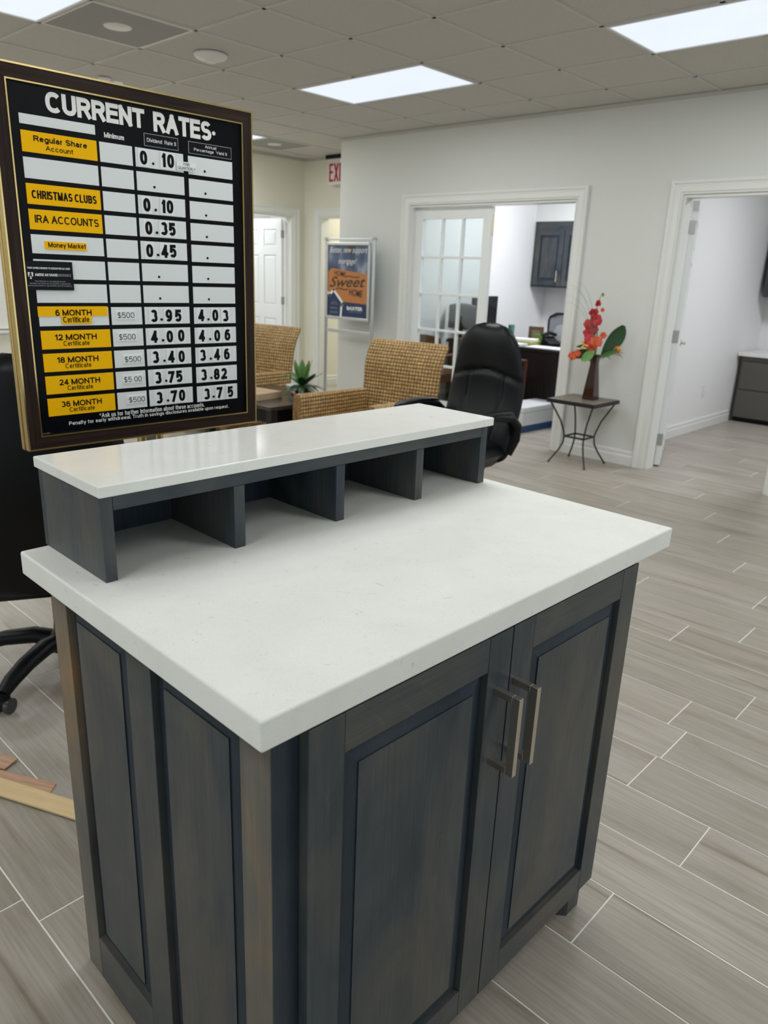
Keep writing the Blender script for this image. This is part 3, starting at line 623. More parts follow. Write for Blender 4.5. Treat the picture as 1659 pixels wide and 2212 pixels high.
for i in range(-7, 11):
    for j in range(-11, 6):
        x, y = GX+TILE*i, GY+TILE*j; y1 = min(y+TILE, YH if x < -5.95 else YW); y0 = max(y, -3.0); x0 = max(x, XL); x1 = min(x+TILE, 3.0)
        if XL < x < 3.0 and y1 > y0+.01 and not ((i, j) in fix and fix.get((i-1, j)) == fix[(i, j)]): run.box(x-bw, x+bw, y0+bw, y1-bw, CEIL, CEIL+0.03)
        top = YH if x1 <= -5.90 else YW
        if -3.0 < y < top and x1 > x0+.01 and not ((i, j) in fix and fix.get((i, j-1)) == fix[(i, j)]): cro.box(x0-bw if x0 > XL else x0, min(x1+bw, 3.0), y-bw, y+bw, CEIL+0.0004, CEIL+0.03)
run.obj('grid_runner', 'grid_metal', ceil); cro.obj('grid_cross_bar', 'grid_metal', ceil)
def angle_strip(name, x0, x1, y0, y1, label):
    tag(box(name, 'grid_metal', (x0, x1, y0, y1, CEIL-0.022, CEIL+0.002)), label, 'wall angle', kind='structure')
angle_strip('trim_20', -5.95, 3.0, YW-0.018, YW, 'grey metal wall angle along the top of the main wall')
angle_strip('trim_21', XL, XL+0.018, -3.0, YH, 'grey metal wall angle along the top of the left wall')
angle_strip('trim_22', XL+.018, -5.95, YH-0.018, YH, 'grey metal wall angle along the top of the alcove wall')

# lights in the ceiling
def area(name, parent, x, y, z, sx, sy, watt, col=COOL):
    L = bpy.data.lights.new(name, 'AREA'); L.shape = 'RECTANGLE'; L.size = sx; L.size_y = sy; L.energy = watt; L.color = col
    o = bpy.data.objects.new(name, L); COL.objects.link(o); o.location = (x, y, z); o.parent = parent; return o
lab = ['bright flat ceiling light panel straight above the office chair and doorway', 'bright flat ceiling light panel at the upper right edge', 'ceiling light panel cut by the upper left corner beside the air grille',
       'ceiling light panel above the viewer', 'far ceiling light just visible past the rate board edge', 'ceiling light above the left window', 'ceiling light right of the frame in the near row', 'ceiling light right of the frame in the row behind',
       'ceiling light behind the viewer', 'ceiling light behind the viewer to the right', 'ceiling light in the far rear corner']
for (i, j, a, b), lb in zip(lights, lab):
    x0, y0 = GX+TILE*i, GY+TILE*j; w, d = TILE*a, TILE*b
    t = thing('ceiling_light', lb, 'ceiling light', (x0+w/2, y0+d/2, CEIL), 0, 'flat light panels in the suspended ceiling')
    fr = MB(); e = 0.014; f2 = 0.028
    for (p, q, r_, s_) in ((-w/2+e, w/2-e, -d/2+e, -d/2+f2), (-w/2+e, w/2-e, d/2-f2, d/2-e), (-w/2+e, -w/2+f2, -d/2+f2, d/2-f2), (w/2-f2, w/2-e, -d/2+f2, d/2-f2)): fr.box(p, q, r_, s_, -0.004, 0.02)
    fr.obj('frame', 'fixture_white', t)
    box('diffuser', 'light_diffuser', (-w/2+f2, w/2-f2, -d/2+f2, d/2-f2, 0.001, 0.012), t)
    area('lamp', t, 0, 0, -0.006, w-0.07, d-0.07, PANEL_WATT)
def ceil_fill(x, y, w, label, sx=1.15, sy=0.55, z=H-0.01, col=COOL):
    t = thing('ceiling_light', label, 'ceiling light', (x, y, z), 0)
    box('diffuser', 'light_diffuser', (-sx/2, sx/2, -sy/2, sy/2, -0.006, 0.004), t); area('lamp', t, 0, 0, -0.012, sx, sy, w, col)
ceil_fill(-4.0, 7.2, OFFICE_WATT, 'ceiling light inside the office behind the french doors', col=(0.93, 0.955, 1.0))
ceil_fill(-1.0, 7.2, OFFICE_WATT*1.0, 'ceiling light inside the right-hand office', col=(0.93, 0.955, 1.0))
ceil_fill(-8.7, 5.9, 75, 'ceiling light in the room behind the panelled door', col=(0.93, 0.97, 1.0))
ceil_fill(-6.5, 7.6, 30, 'warm ceiling light past the alcove doorway', 0.5, 0.5, H-0.01, (1.0, 0.95, 0.84))

# air grilles
for (i, j), lb in zip(vents, ['grey perforated air grille beside the upper left light panel', 'grey perforated air grille near the exit sign']):
    x, y = GX+TILE*(i+.5), GY+TILE*(j+.5)
    t = thing('ceiling_vent', lb, 'air vent', (x, y, CEIL), 0, 'perforated ceiling air grilles')
    box('perforated_plate', 'perforated_metal', (-.290, .290, -.290, .290, 0.0, 0.006), t)
    MB().lathe([(0.0, -0.003), (0.072, -0.003), (0.076, 0.0)], 28, (0, 0, 0)).obj('center_disc', 'fixture_white', t, smooth=40)
    fr = MB()
    for q in ((-.295, .295, -.295, -.286), (-.295, .295, .286, .295), (-.295, -.286, -.286, .286), (.286, .295, -.286, .286)): fr.box(*q, -0.002, 0.01)
    fr.obj('frame', 'fixture_white', t)
t = thing('smoke_detector', 'round white ceiling device above the rate board', 'detector', (-4.42, 3.04, CEIL))
MB().lathe([(0.10, 0.0), (0.102, -0.010), (0.092, -0.022), (0.060, -0.034), (0.034, -0.038)], 36).obj('housing', 'fixture_white', t, smooth=50)
MB().lathe([(0.033, -0.037), (0.031, -0.044), (0.022, -0.046), (0.004, -0.046)], 24).obj('sensor_cap', 'white_plastic', t, smooth=40)
t = thing('ceiling_sensor', 'small pale round ceiling fitting just above the rate board frame', 'sensor', (-5.60, 2.95, CEIL))
MB().lathe([(0.045, 0.0), (0.045, -0.008), (0.028, -0.016), (0.006, -0.018)], 24).obj('housing', 'fixture_white', t, smooth=40)

# exit sign
t = thing('exit_sign', 'red and white exit sign hung below the ceiling in the alcove', 'exit sign', (-6.74, 6.30, 2.44))
box('canopy', 'black_plastic', (-.17, .17, -.04, .04, 0.165, 0.201), t, bevel=0.003)
box('sign_panel', 'sign_white', (-.16, .16, -.014, .014, -.105, 0.165), t, bevel=0.003)
letters('lettering', 'EXIT', 'red_print', t, (-.13, .13, -.075, .115), y=-.0155, w=.16)

# unseen windows added on two sides so sky light lifts the foreground
def fill_window(name, label, a0, a1, axis):
    t = thing(name, label, 'window', kind='structure'); e = 0.03; n = 4
    def bx_(nm, p, q, z0, z1, m='aluminium', th=.03):
        if axis == 'x': box(nm, m, (p, q, -3.06-th, -3.06+th, z0, z1), t)
        else: box(nm, m, (3.06-th, 3.06+th, p, q, z0, z1), t)
    bx_('window_frame', a0, a1, .5, .55); bx_('window_frame', a0, a1, 2.25, 2.3)
    for k in range(n+1):
        c = a0+(a1-a0)*k/n; bx_('mullion', max(a0, c-e), min(a1, c+e), .55, 2.25)
    for k in range(n): bx_('glass_pane', a0+(a1-a0)*k/n+e, a0+(a1-a0)*(k+1)/n-e, .55, 2.25, 'door_glass', .003)
fill_window('fill_window_2', 'unseen window behind the viewer, added as daylight fill', -3.2, 2.4, 'x'); fill_window('fill_window_3', 'unseen window to the right of the viewer, added as daylight fill', -2.2, 3.6, 'y')
# window with roller shade on the far left wall
t = thing('window_1', 'window on the left wall closed with a pale roller shade', 'window', (XL, 2.1, 0), kind='structure')
box('window_frame', 'trim_paint', (-0.10, -0.06, -1.2, 1.2, 0.75, 2.2), t); box('window_sill', 'trim_paint', (-0.05, 0.03, -1.22, 1.22, 0.73, 0.755), t, bevel=0.004)
box('roller_shade', 'shade_fabric', (-0.030, -0.026, -1.19, 1.19, 0.77, 2.19), t)

# ------------------------------------------------------------------ doors
# french leaf (closed)
t = thing('door_1', 'white french door leaf with fifteen glass panes', 'door', (-4.965, YW+.075, 0), kind='structure')
LW, LH = 0.872, 1.98; sx0, sx1 = 0.10, 0.818; zb, zt = 0.24, 1.885
box('stile', 'white_door', (0, 0.088, -.022, .022, 0.01, LH), t, bevel=0.002); box('stile', 'white_door', (0.784, LW, -.022, .022, 0.01, LH), t, bevel=0.002)
box('top_rail', 'white_door', (0.088, .784, -.022, .022, 1.885, LH), t, bevel=0.002); box('bottom_rail', 'white_door', (0.088, .784, -.022, .022, 0.01, 0.235), t, bevel=0.002)
gx = [0.088, 0.088+0.232, 0.088+0.464, 0.784]; gz = [0.235+(1.885-0.235)/5*k for k in range(6)]
for x in gx[1:3]: box('muntin', 'white_door', (x-.011, x+.011, -.018, .018, 0.235, 1.885), t, bevel=0.003)
for z in gz[1:5]: box('muntin', 'white_door', (0.088, .784, -.0175, .0175, z-.011, z+.011), t, bevel=0.003)
for i in range(3):
    for k in range(5): box('glass_pane', 'door_glass', (gx[i]+.004, gx[i+1]-.004, -.002, .002, gz[k]+.004, gz[k+1]-.004), t)
box('flush_bolt', 'brass', (LW-.0005, LW+.0015, -.006, .006, 1.74, 1.92), t)
# second leaf swung into the office
t = thing('door_4', 'second french door leaf swung open into the office', 'door', (-3.262, YW+.12, 0), math.radians(82), kind='structure')
box('stile', 'white_door', (0, 0.088, -.022, .022, 0.01, LH), t); box('stile', 'white_door', (0.784, LW, -.022, .022, 0.01, LH), t)
box('top_rail', 'white_door', (0.088, .784, -.022, .022, 1.885, LH), t); box('bottom_rail', 'white_door', (0.088, .784, -.022, .022, 0.01, 0.235), t)
for x in gx[1:3]: box('muntin', 'white_door', (x-.011, x+.011, -.018, .018, 0.235, 1.885), t)
for z in gz[1:5]: box('muntin', 'white_door', (0.088, .784, -.0175, .0175, z-.011, z+.011), t)
for i in range(3):
    for k in range(5): box('glass_pane', 'door_glass', (gx[i]+.004, gx[i+1]-.004, -.002, .002, gz[k]+.004, gz[k+1]-.004), t)

def panel_door(name, label, loc, rz, w, hinge_z, six=True):
    t = thing(name, label, 'door', loc, rz, kind='structure')
    box('door_slab', 'white_door', (0.004, w, -.015, .015, 0.012, 1.98), t)
    st = 0.105
    fr = MB(); xs = [0.004, st, w/2-.05, w/2+.05, w-st, w]
    for side in (-1, 1):
        y0, y1 = (-.022, -.0151) if side < 0 else (.0151, .022)
        fr.box(xs[0], xs[1], y0, y1, .012, 1.98); fr.box(xs[2], xs[3], y0, y1, .012, 1.98); fr.box(xs[4], xs[5], y0, y1, .012, 1.98)
        for (z0, z1) in ((.012, .23), (.80, .96), (1.56, 1.66), (1.86, 1.98)):
            fr.box(xs[1], xs[2], y0, y1, z0, z1); fr.box(xs[3], xs[4], y0, y1, z0, z1)
    fr.obj('door_frame', 'white_door', t)
    for side in (-1, 1):
        for (a, b) in ((xs[1], xs[2]), (xs[3], xs[4])):
            for (z0, z1) in ((.23, .80), (.96, 1.56), (1.66, 1.86)):
                m_ = 0.022; o_, i_ = side*.0151, side*.0205
                MB().add([(a+.008, o_, z0+.008), (b-.008, o_, z0+.008), (b-.008, o_, z1-.008), (a+.008, o_, z1-.008), (a+m_+.01, i_, z0+m_+.01), (b-m_-.01, i_, z0+m_+.01), (b-m_-.01, i_, z1-m_-.01), (a+m_+.01, i_, z1-m_-.01)],
                         [(4, 5, 6, 7), (0, 1, 5, 4), (1, 2, 6, 5), (2, 3, 7, 6), (3, 0, 4, 7)]).obj('raised_panel', 'white_door', t)
    for z in hinge_z: box('hinge', 'satin_steel', (-0.004, 0.004, -.018, .030, z-.045, z+.045), t)
    for side in (-1, 1):
        mb = MB().tube([(w-.06, side*.022, .92), (w-.06, side*.030, .92)], 0.026, 16); mb.tube([(w-.06, side*.028, .92), (w-.06, side*.06, .92)], 0.010, 10)
        mb.tube([(w-.055, side*.058, .92), (w-.10, side*.060, .92), (w-.165, side*.056, .918)], [.010, .009, .007], 10)
        mb.obj('door_handle', 'nickel', t, smooth=40)
    return t
panel_door('door_2', 'white door seen edge-on, folded back inside the right-hand doorway, with steel hinges', (-2.372, 5.765, 0), math.radians(111), 0.86, (1.80, 1.02, .22))
panel_door('door_3', 'white six-panel door standing open behind the far wicker chair', (XL-.135, 6.165, 0), math.radians(180), 0.80, (1.80, 1.02, .22))

# ------------------------------------------------------------------ the podium cabinet
CZ = 0.913; CR = math.radians(88.772); CN = (-0.5836, 0.4423, 0)
cab = thing('reception_cabinet', 'dark grey stained wood cabinet with two panelled doors under a white stone top', 'cabinet', CN, CR)
XA0, XA1 = 0.030, 0.915; YB0, YB1 = 0.022, 0.657; ZT = CZ-.043
# carcase
cb = MB()
cb.box(XA0+.02, XA1-.02, YB0+.02, YB1-.01, .10, ZT-.02)
cb.obj('carcase', 'stain_vertical', cab)
# face frame towards the doors
MB().box(XA0+.0004, .078, YB0, YB0+.0012, 0.0, ZT).box(XA0+.0196, .078, YB0+.0012, YB0+.02, 0, ZT).obj('corner_stile', 'stain_blue', cab); box('right_stile', 'stain_vertical', (XA1-.05, XA1, YB0, YB0+.02, .0, ZT), cab, bevel=0.0012)
box('top_rail', 'stain_horizontal', (.078, XA1-.05, YB0, YB0+.02, ZT-.04, ZT), cab); box('bottom_rail', 'stain_horizontal', (.078, XA1-.05, YB0, YB0+.02, .085, .12), cab)
box('right_end_panel', 'stain_vertical', (XA1-.018, XA1, YB0+.02, YB1, .0, ZT), cab); box('back_panel', 'stain_vertical', (XA0+.019, XA1-.018, YB1-.012, YB1, .0, ZT), cab)
MB().prism([(XA1-.050, YB0+.0005), (XA1-.018, YB0+.021), (XA1-.018, YB0+.075), (XA1-.085, YB0+.045)], 0, .085, 'z').obj('foot', 'stain_vertical', cab)
box('toe_kick', 'stain_horizontal', (.10, XA1-.07, .10, .115, 0, .10), cab)
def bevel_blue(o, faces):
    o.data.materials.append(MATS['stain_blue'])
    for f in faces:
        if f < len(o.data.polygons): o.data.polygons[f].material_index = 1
def raised_door(name, parent, x0, x1, z0, z1, y, th, frame, m='stain_vertical', flip=None, rail=None, bev=.032):
    # shaker-style frame with a bevelled raised panel; front face at y, thickness th going +y
    r = rail or frame
    d = thing(name, None, None); d.parent = parent
    for (a, b) in ((x0, x0+frame), (x1-frame, x1)): box('stile', m, (a, b, y, y+th, z0, z1), d, bevel=0.0012)
    for (a, b) in ((z0, z0+r), (z1-r, z1)): box('rail', 'stain_horizontal', (x0+frame+.0003, x1-frame-.0003, y+.0003, y+th, a, b), d, bevel=0.0012)
    a, b, c, e = x0+frame-.002, x1-frame+.002, z0+r-.002, z1-r+.002; yo, yi = y+.0125, y+.0062
    mb = MB().add([(a, yo, c), (b, yo, c), (b, yo, e), (a, yo, e), (a+bev, yi, c+bev), (b-bev, yi, c+bev), (b-bev, yi, e-bev), (a+bev, yi, e-bev),
                   (a+bev, yi-.0022, c+bev), (b-bev, yi-.0022, c+bev), (b-bev, yi-.0022, e-bev), (a+bev, yi-.0022, e-bev), (a, y+th-.002, c), (b, y+th-.002, c), (b, y+th-.002, e), (a, y+th-.002, e)],
                  [(8, 9, 10, 11), (0, 1, 5, 4), (1, 2, 6, 5), (2, 3, 7, 6), (3, 0, 4, 7), (4, 5, 9, 8), (5, 6, 10, 9), (6, 7, 11, 10), (7, 4, 8, 11), (0, 12, 13, 1), (1, 13, 14, 2), (2, 14, 15, 3), (3, 15, 12, 0), (15, 14, 13, 12)])
    bevel_blue(mb.obj('raised_panel', m, d), range(1, 9))
    return d
dl = raised_door('door', cab, .072, .4965, .086, .867, .002, .0195, .060); dr = raised_door('door', cab, .4995, .924, .086, .867, .002, .0195, .060)
def pull(parent, x):
    z0, z1 = .628, .771; s = .0105; mb = MB()
    mb.box(x-s/2, x+s/2, -.047, -.0325, z0, z1); mb.box(x-s/2, x+s/2, -.0325, .0025, z1-.012, z1); mb.box(x-s/2, x+s/2, -.0325, .0025, z0, z0+.012)
    return mb.obj('handle', 'nickel', parent, bevel=0.0006)
pull(dl, .4628); pull(dr, .5125)
# left end: one board with two raised panels (its face looks to -x)
ef = thing('end_panel', None, None); ef.parent = cab
ex0, ex1 = XA0-.0, XA0+.019
for (a, b), mm in (((.0235, .088), 'stain_warm'), ((.312, .386), 'stain_vertical'), ((.598, .657), 'stain_warm')): box('stile', mm, (ex0, ex1, a, b, 0.0, ZT), ef, bevel=0.0012)
for (a, b) in ((.088, .312), (.386, .598)):
    box('rail', 'stain_depth', (ex0+.0003, ex1, a+.0003, b-.0003, 0.0, .105), ef, bevel=0.0012); box('rail', 'stain_depth', (ex0+.0003, ex1, a+.0003, b-.0003, .845, ZT), ef, bevel=0.0012)
    c, e, bev = .103, .847, .032; yo, yi = ex0+.0135, ex0+.0062; a -= .002; b += .002
    ep = MB().add([(yo, a, c), (yo, b, c), (yo, b, e), (yo, a, e), (yi, a+bev, c+bev), (yi, b-bev, c+bev), (yi, b-bev, e-bev), (yi, a+bev, e-bev),
              (yi-.0022, a+bev, c+bev), (yi-.0022, b-bev, c+bev), (yi-.0022, b-bev, e-bev), (yi-.0022, a+bev, e-bev)],
             [(8, 9, 10, 11), (0, 1, 5, 4), (1, 2, 6, 5), (2, 3, 7, 6), (3, 0, 4, 7), (4, 5, 9, 8), (5, 6, 10, 9), (6, 7, 11, 10), (7, 4, 8, 11)]).obj('raised_panel', 'stain_vertical', ef); bevel_blue(ep, range(1, 9))
# stone tops
slab = box('countertop', 'quartz_honed', (0, 1.0566, 0, .6977, CZ-.043, CZ), None, bevel=0.004, loc=CN, rot=(0, 0, CR), seg=3)
tag(slab, 'white speckled stone countertop overhanging the grey cabinet', 'countertop')
hut = thing('desk_organizer', 'dark grey wooden riser with four open cubbies standing on the white countertop', 'organizer', (CN[0], CN[1], 0), CR)
z1 = CZ+.1405
box('end_board', 'stain_vertical', (.048, .068, .4715, .690, CZ, z1), hut, bevel=0.0008)
for a, b in ((.291, .314), (.5335, .5565), (.771, .794), (1.000, 1.0235)): box('divider', 'stain_vertical', (a, b, .4715, .6895, CZ, z1-(.024 if a < .99 else 0)), hut, bevel=0.0008)
box('back_board', 'stain_blue', (.048, 1.0235, .690, .7045, CZ, z1), hut, bevel=0.0008)
box('top_board', 'stain_horizontal', (.0685, .9995, .4715, .6895, z1-.0235, z1), hut, bevel=0.0008)
sl2 = box('shelf_top', 'quartz', (.044, 1.0405, .466, .7125, z1+.0002, CZ+.1605), None, bevel=0.003, loc=CN, rot=(0, 0, CR), seg=3)
tag(sl2, 'narrow white stone slab capping the grey cubby riser', 'shelf')

# ------------------------------------------------------------------ rate board
BX, BY, BR = -1.7015, 0.9665, math.radians(88.34)
rb = thing('rate_board', 'brown and gold framed black rate board on a gold pedestal behind the counter', 'sign', (BX, BY, 0), BR)
hw = 0.279; zt_, zb_ = 1.7365, 1.014
box('panel', 'board_black', (-hw-.004, hw+.004, 0.0, 0.012, zb_-.004, zt_+.004), rb)
FP = [(0.0, .004), (0.0, .0), (0.003, -.003), (0.0035, .0), (0.030, .0), (0.0305, .001)]
def fr_piece(name, x0, x1, z0, z1, w, m1, y0, y1, miter=True):
    # four mitred bars around the rect, growing outwards by w
    for (p, q, ax) in (((x0, z0), (x1, z0), 'b'), ((x1, z0), (x1, z1), 'r'), ((x1, z1), (x0, z1), 't'), ((x0, z1), (x0, z0), 'l')):
        sgn = {'b': (-w, -w, w, -w), 'r': (w, -w, w, w), 't': (w, w, -w, w), 'l': (-w, w, -w, -w)}[ax]
        poly = [p, q, (q[0]+sgn[2], q[1]+sgn[3]), (p[0]+sgn[0], p[1]+sgn[1])]
        MB().prism(poly, y0, y1, 'y').obj(name, m1[1] if ax in 'rl' and isinstance(m1, tuple) else (m1[0] if isinstance(m1, tuple) else m1), rb)
fr_piece('gold_bead', -hw, hw, zb_, zt_, .003, 'gold', -.007, .004)
fr_piece('wood_frame', -hw-.003, hw+.003, zb_-.003, zt_+.003, .026, ('walnut_laminate', 'walnut_upright'), -.0055, .004)
fr_piece('gold_edge', -hw-.029, hw+.029, zb_-.029, zt_+.029, .0035, 'gold', -.007, .012)
# rear channel of the stand, seen as a second gold rail past the edge
xo = hw+.0325; zo0, zo1 = zb_-.0325, zt_+.0325
for s in (-1, 1):
    box('gold_groove', 'gold', (min(s*(xo-.006), s*(xo-.002)), max(s*(xo-.006), s*(xo-.002)), .012, .020, zo0, zo1), rb)
    box('gold_channel', 'gold', (min(s*(xo-.006), s*(xo+.001)), max(s*(xo-.006), s*(xo+.001)), .020, .034, zo0, zo1), rb, bevel=0.001)
box('gold_channel', 'gold', (-xo, xo, .020, .034, zo0-.001, zo0+.005), rb); box('gold_channel', 'gold', (-xo, xo, .020, .034, zo1-.005, zo1+.001), rb)
box('back_board', 'walnut_laminate', (-xo+.007, xo-.007, .013, .030, zo0+.006, zo1-.006), rb)
box('latch', 'satin_steel', (-.050, -.030, -.006, .010, zo1, zo1+.004), rb)
MB().tube([(-.022, .022, 0.03), (-.022, .022, zo0)], .012, 16).obj('post', 'gold', rb, smooth=40); MB().tube([(.022, .022, 0.03), (.022, .022, zo0)], .012, 16).obj('post', 'gold', rb, smooth=40)
box('post_plate', 'satin_steel', (-.012, .012, .016, .026, .70, zo0), rb)
MB().lathe([(0.18, 0), (0.18, .012), (.16, .020), (.04, .030), (.0, .030)], 40, (0, .022, 0)).obj('base', 'gold', rb, smooth=40)
X = lambda s: s-.279
Z = lambda q: zt_-q
def rect(name, m, s0, s1, q0, q1, y=-.001, parent=rb, th=.0012): return box(name, m, (X(s0), X(s1), y, y+th, Z(q1), Z(q0)), parent)
rows = [.0883+.0502*k for k in range(12)]; CH = .0405
cols = [(.0203, .1800), (.1870, .2638), (.2712, .3937), (.4068, .5318)]
rect('title_strip', 'card_white', .0203, .1795, .0572, .0763)
letters('lettering', 'CURRENT', 'print_white', rb, (X(.0765), X(.2985), Z(.0475), Z(.0080)), w=.25, gap=.05)
letters('lettering', 'RATES', 'print_white', rb, (X(.3200), X(.4735), Z(.0495), Z(.0080)), w=.25, gap=.05)
letters('asterisk', '*', 'print_white', rb, (X(.4745), X(.4865), Z(.0375), Z(.0250)), w=.14)
letters('lettering', 'Minimum', 'print_white', rb, (X(.1995), X(.2460), Z(.0785), Z(.0680)), w=0.19)
for (s0, s1, q0, q1, tx, fit) in ((.2944, .3815, .0560, .0829, 'Dividend  Rate %', (.301, .3755, .0735, .0655)), (.4087, .5297, .0575, .0841, 'Annual\nPercentage  Yield %', (.423, .5165, .0790, .0610))):
    h_ = rect('header_tag', 'print_grey', s0, s1, q0, q1, -.0016)
    box('tag_face', 'insurance_black', (X(s0)+.0012, X(s1)-.0012, -.0019, -.0016, Z(q1)+.0012, Z(q0)-.0012), h_)
    letters('lettering', tx, 'print_white', h_, (X(fit[0]), X(fit[1]), Z(fit[2]), Z(fit[3])), y=-.0022, w=0.14)
YN = 'card_yellow'
names = {0: ('Regular Share', 'Account'), 2: ('CHRISTMAS CLUBS', None), 3: ('IRA ACCOUNTS', None), 8: ('12 MONTH', 'Certificate'), 9: ('18 MONTH', 'Certificate'), 10: ('24 MONTH', 'Certificate'), 11: ('36 MONTH', 'Certificate')}
for r in range(12):
    q = rows[r]
    if r in names:
        c = rect('name_card', YN, cols[0][0], cols[0][1], q, q+CH, -.0024, th=.0026); a, b = names[r]
        if b:
            big = r > 0
            letters('lettering', a, 'print_black', c, (X(.0505 if big else .0445), X(.1465 if big else .158), Z(q+.0215), Z(q+.0085 if big else q+.0075)), y=-.0027, w=0.20)
            letters('lettering', b, 'print_black', c, (X(.068), X(.1285 if big else .1265), Z(q+.034), Z(q+.0235 if big else q+.0245)), y=-.0027, w=0.155)
        elif r == 2: letters('lettering', a, 'print_black', c, (X(.030), X(.1705), Z(q+.0290), Z(q+.0125)), y=-.0027, w=0.215)
        else: letters('lettering', a, 'print_black', c, (X(.0315), X(.1715), Z(q+.0265), Z(q+.0110)), y=-.0027, w=0.175)
    else:
        h_ = rect('slot', 'card_white', cols[0][0], cols[0][1], q, q+CH*(1 if r != 4 else .95))
        if r == 4:
            y_ = rect('name_card', YN, .0472, .1390, q+.0125, q+.0290, -.0030, th=.002)
            letters('lettering', 'Money Market', 'print_black', y_, (X(.0545), X(.1375), Z(q+.0275), Z(q+.0145)), y=-.0033, w=0.175)
        if r == 7:
            y_ = rect('name_card', YN, .0185, .1770, q-.002, q+.0193, -.0030, th=.002)
            letters('lettering', '6 MONTH', 'print_black', y_, (X(.0560), X(.1385), Z(q+.0185), Z(q+.0050)), y=-.0033, w=0.20)
            y_ = rect('name_card', YN, .0690, .1366, q+.0180, q+.0365, -.0042, th=.0012)
            letters('lettering', 'Certificate', 'print_black', y_, (X(.0715), X(.1315), Z(q+.0330), Z(q+.0200)), y=-.0045, w=0.155)
    for c in (1, 2, 3):
        dq = .0015 if c == 3 else 0
        sl = rect('slot', 'card_white', cols[c][0], cols[c][1], q+dq, q+dq+CH)
        if c > 1 and r in (1, 5, 6) or (c == 3 and r < 5) or (c > 1 and r == 0):
            cx_ = X(.3143 if c == 2 else .4515); cz_ = Z(q+dq+.030)
            if r == 0 and c == 2: cx_ = X(.3143)
            MB().prism([(cx_+.0028*math.cos(k*PI/6), cz_+.0028*math.sin(k*PI/6)) for k in range(12)], -.0022, -.001, 'y').obj('decimal_point', 'print_black', sl)
mins = {7: ('$500', .004, 0), 8: ('$500', .004, 0), 9: ('$500', .011, .003), 10: ('$5 00', .006, .001), 11: ('$500', .015, .001)}
for r, (s, dx, dz) in mins.items():
    q = rows[r]+.0085+dz; x0 = cols[1][0]+.010+dx
    if r < 9: x0 = cols[1][0]+.0105
    w_ = .0495 if r != 10 else .053
    c = rect('minimum_card', 'digit_white', x0, x0+w_, q, q+.0195, -.0028, th=.0016)
    letters('lettering', s, 'print_black', c, (X(x0+.003), X(x0+w_-.004), Z(q+.0165), Z(q+.0035)), y=-.0031, w=0.11)
def digit(s_, q_, ch, w, tilt=0.0, h=.0340):
    c = MB().box(-w/2-.002, w/2+.002, 0, .0014, -h/2-.0020, h/2+.0020).obj('digit_card', 'digit_white', rb, loc=(X(s_), -.0028+random.uniform(-.0004, .0004), Z(q_)), rot=(0, tilt, 0))
    letters('numeral', ch, 'print_black', c, (-w/2+.0016, w/2-.0016, -h/2+.0022, h/2-.0022), y=-.0004, w=0.265)
def rate(row, col, chars, xs, ddx=0, dd=0):
    q = rows[row]+CH/2+(.0015 if col == 3 else 0)
    for ch, x in zip(chars, xs):
        if ch == '.':
            cx_ = X(x); cz_ = Z(q+.0095)
            MB().prism([(cx_+.0030*math.cos(k*PI/6), cz_+.0030*math.sin(k*PI/6)) for k in range(12)], -.0030, -.0012, 'y').obj('decimal_point', 'print_black', rb)
        else: digit(x, q+random.uniform(-.0008, .0012), ch, 0.0125 if ch == '1' else .0212, random.uniform(-.03, .03))
rate(0, 2, '010', (.290, .341, .3585)); rate(2, 2, '0.10', (.2915, .3143, .3345, .3515)); rate(3, 2, '0.35', (.2935, .3143, .3330, .3545)); rate(4, 2, '0.45', (.2925, .3143, .3320, .3540))
rate(7, 2, '3.95', (.2945, .3150, .3345, .3600)); rate(8, 2, '4.00', (.2925, .3160, .3345, .3665)); rate(9, 2, '3.40', (.2925, .3170, .3360, .3650)); rate(10, 2, '3.75', (.2965, .3190, .3330, .3555)); rate(11, 2, '3.70', (.2970, .3210, .3380, .3610))
rate(7, 3, '4.03', (.4265, .4480, .4680, .4990)); rate(8, 3, '4.06', (.4265, .4510, .4720, .5040)); rate(9, 3, '3.46', (.4265, .4510, .4700, .5000)); rate(10, 3, '3.82', (.4280, .4510, .4670, .4900)); rate(11, 3, '3.75', (.4350, .4560, .4740, .5080))
c = rect('paid_card', 'digit_white', .3738, .4262, .1050, .1247, -.0046, th=.0012)
letters('lettering', 'PAID\nQUARTERLY', 'print_black', c, (X(.3765), X(.4235), Z(.1225), Z(.1070)), y=-.0049, w=0.12)
c = rect('insurance_placard', 'insurance_black', -.0005, .1022, .3430, .4032, -.0050, th=.0016)
letters('lettering', 'YOUR SAVINGS INSURED TO $250,000 PER ACCOUNT', 'print_white', c, (X(.004), X(.0965), Z(.3595), Z(.3555)), y=-.0053, w=0.17)
letters('lettering', 'AMERICAN SHARE', 'print_white', c, (X(.0190), X(.0680), Z(.3740), Z(.3685)), y=-.0053, w=0.19)
letters('lettering', 'INSURANCE', 'print_grey', c, (X(.0700), X(.0975), Z(.3740), Z(.3685)), y=-.0053, w=0.12)
letters('lettering', 'This institution is not federally insured.\nMembers\' accounts are not insured or guaranteed\nby any government or government-sponsored agency.', 'print_grey', c, (X(.003), X(.0980), Z(.3960), Z(.3830)), y=-.0053, w=0.12)
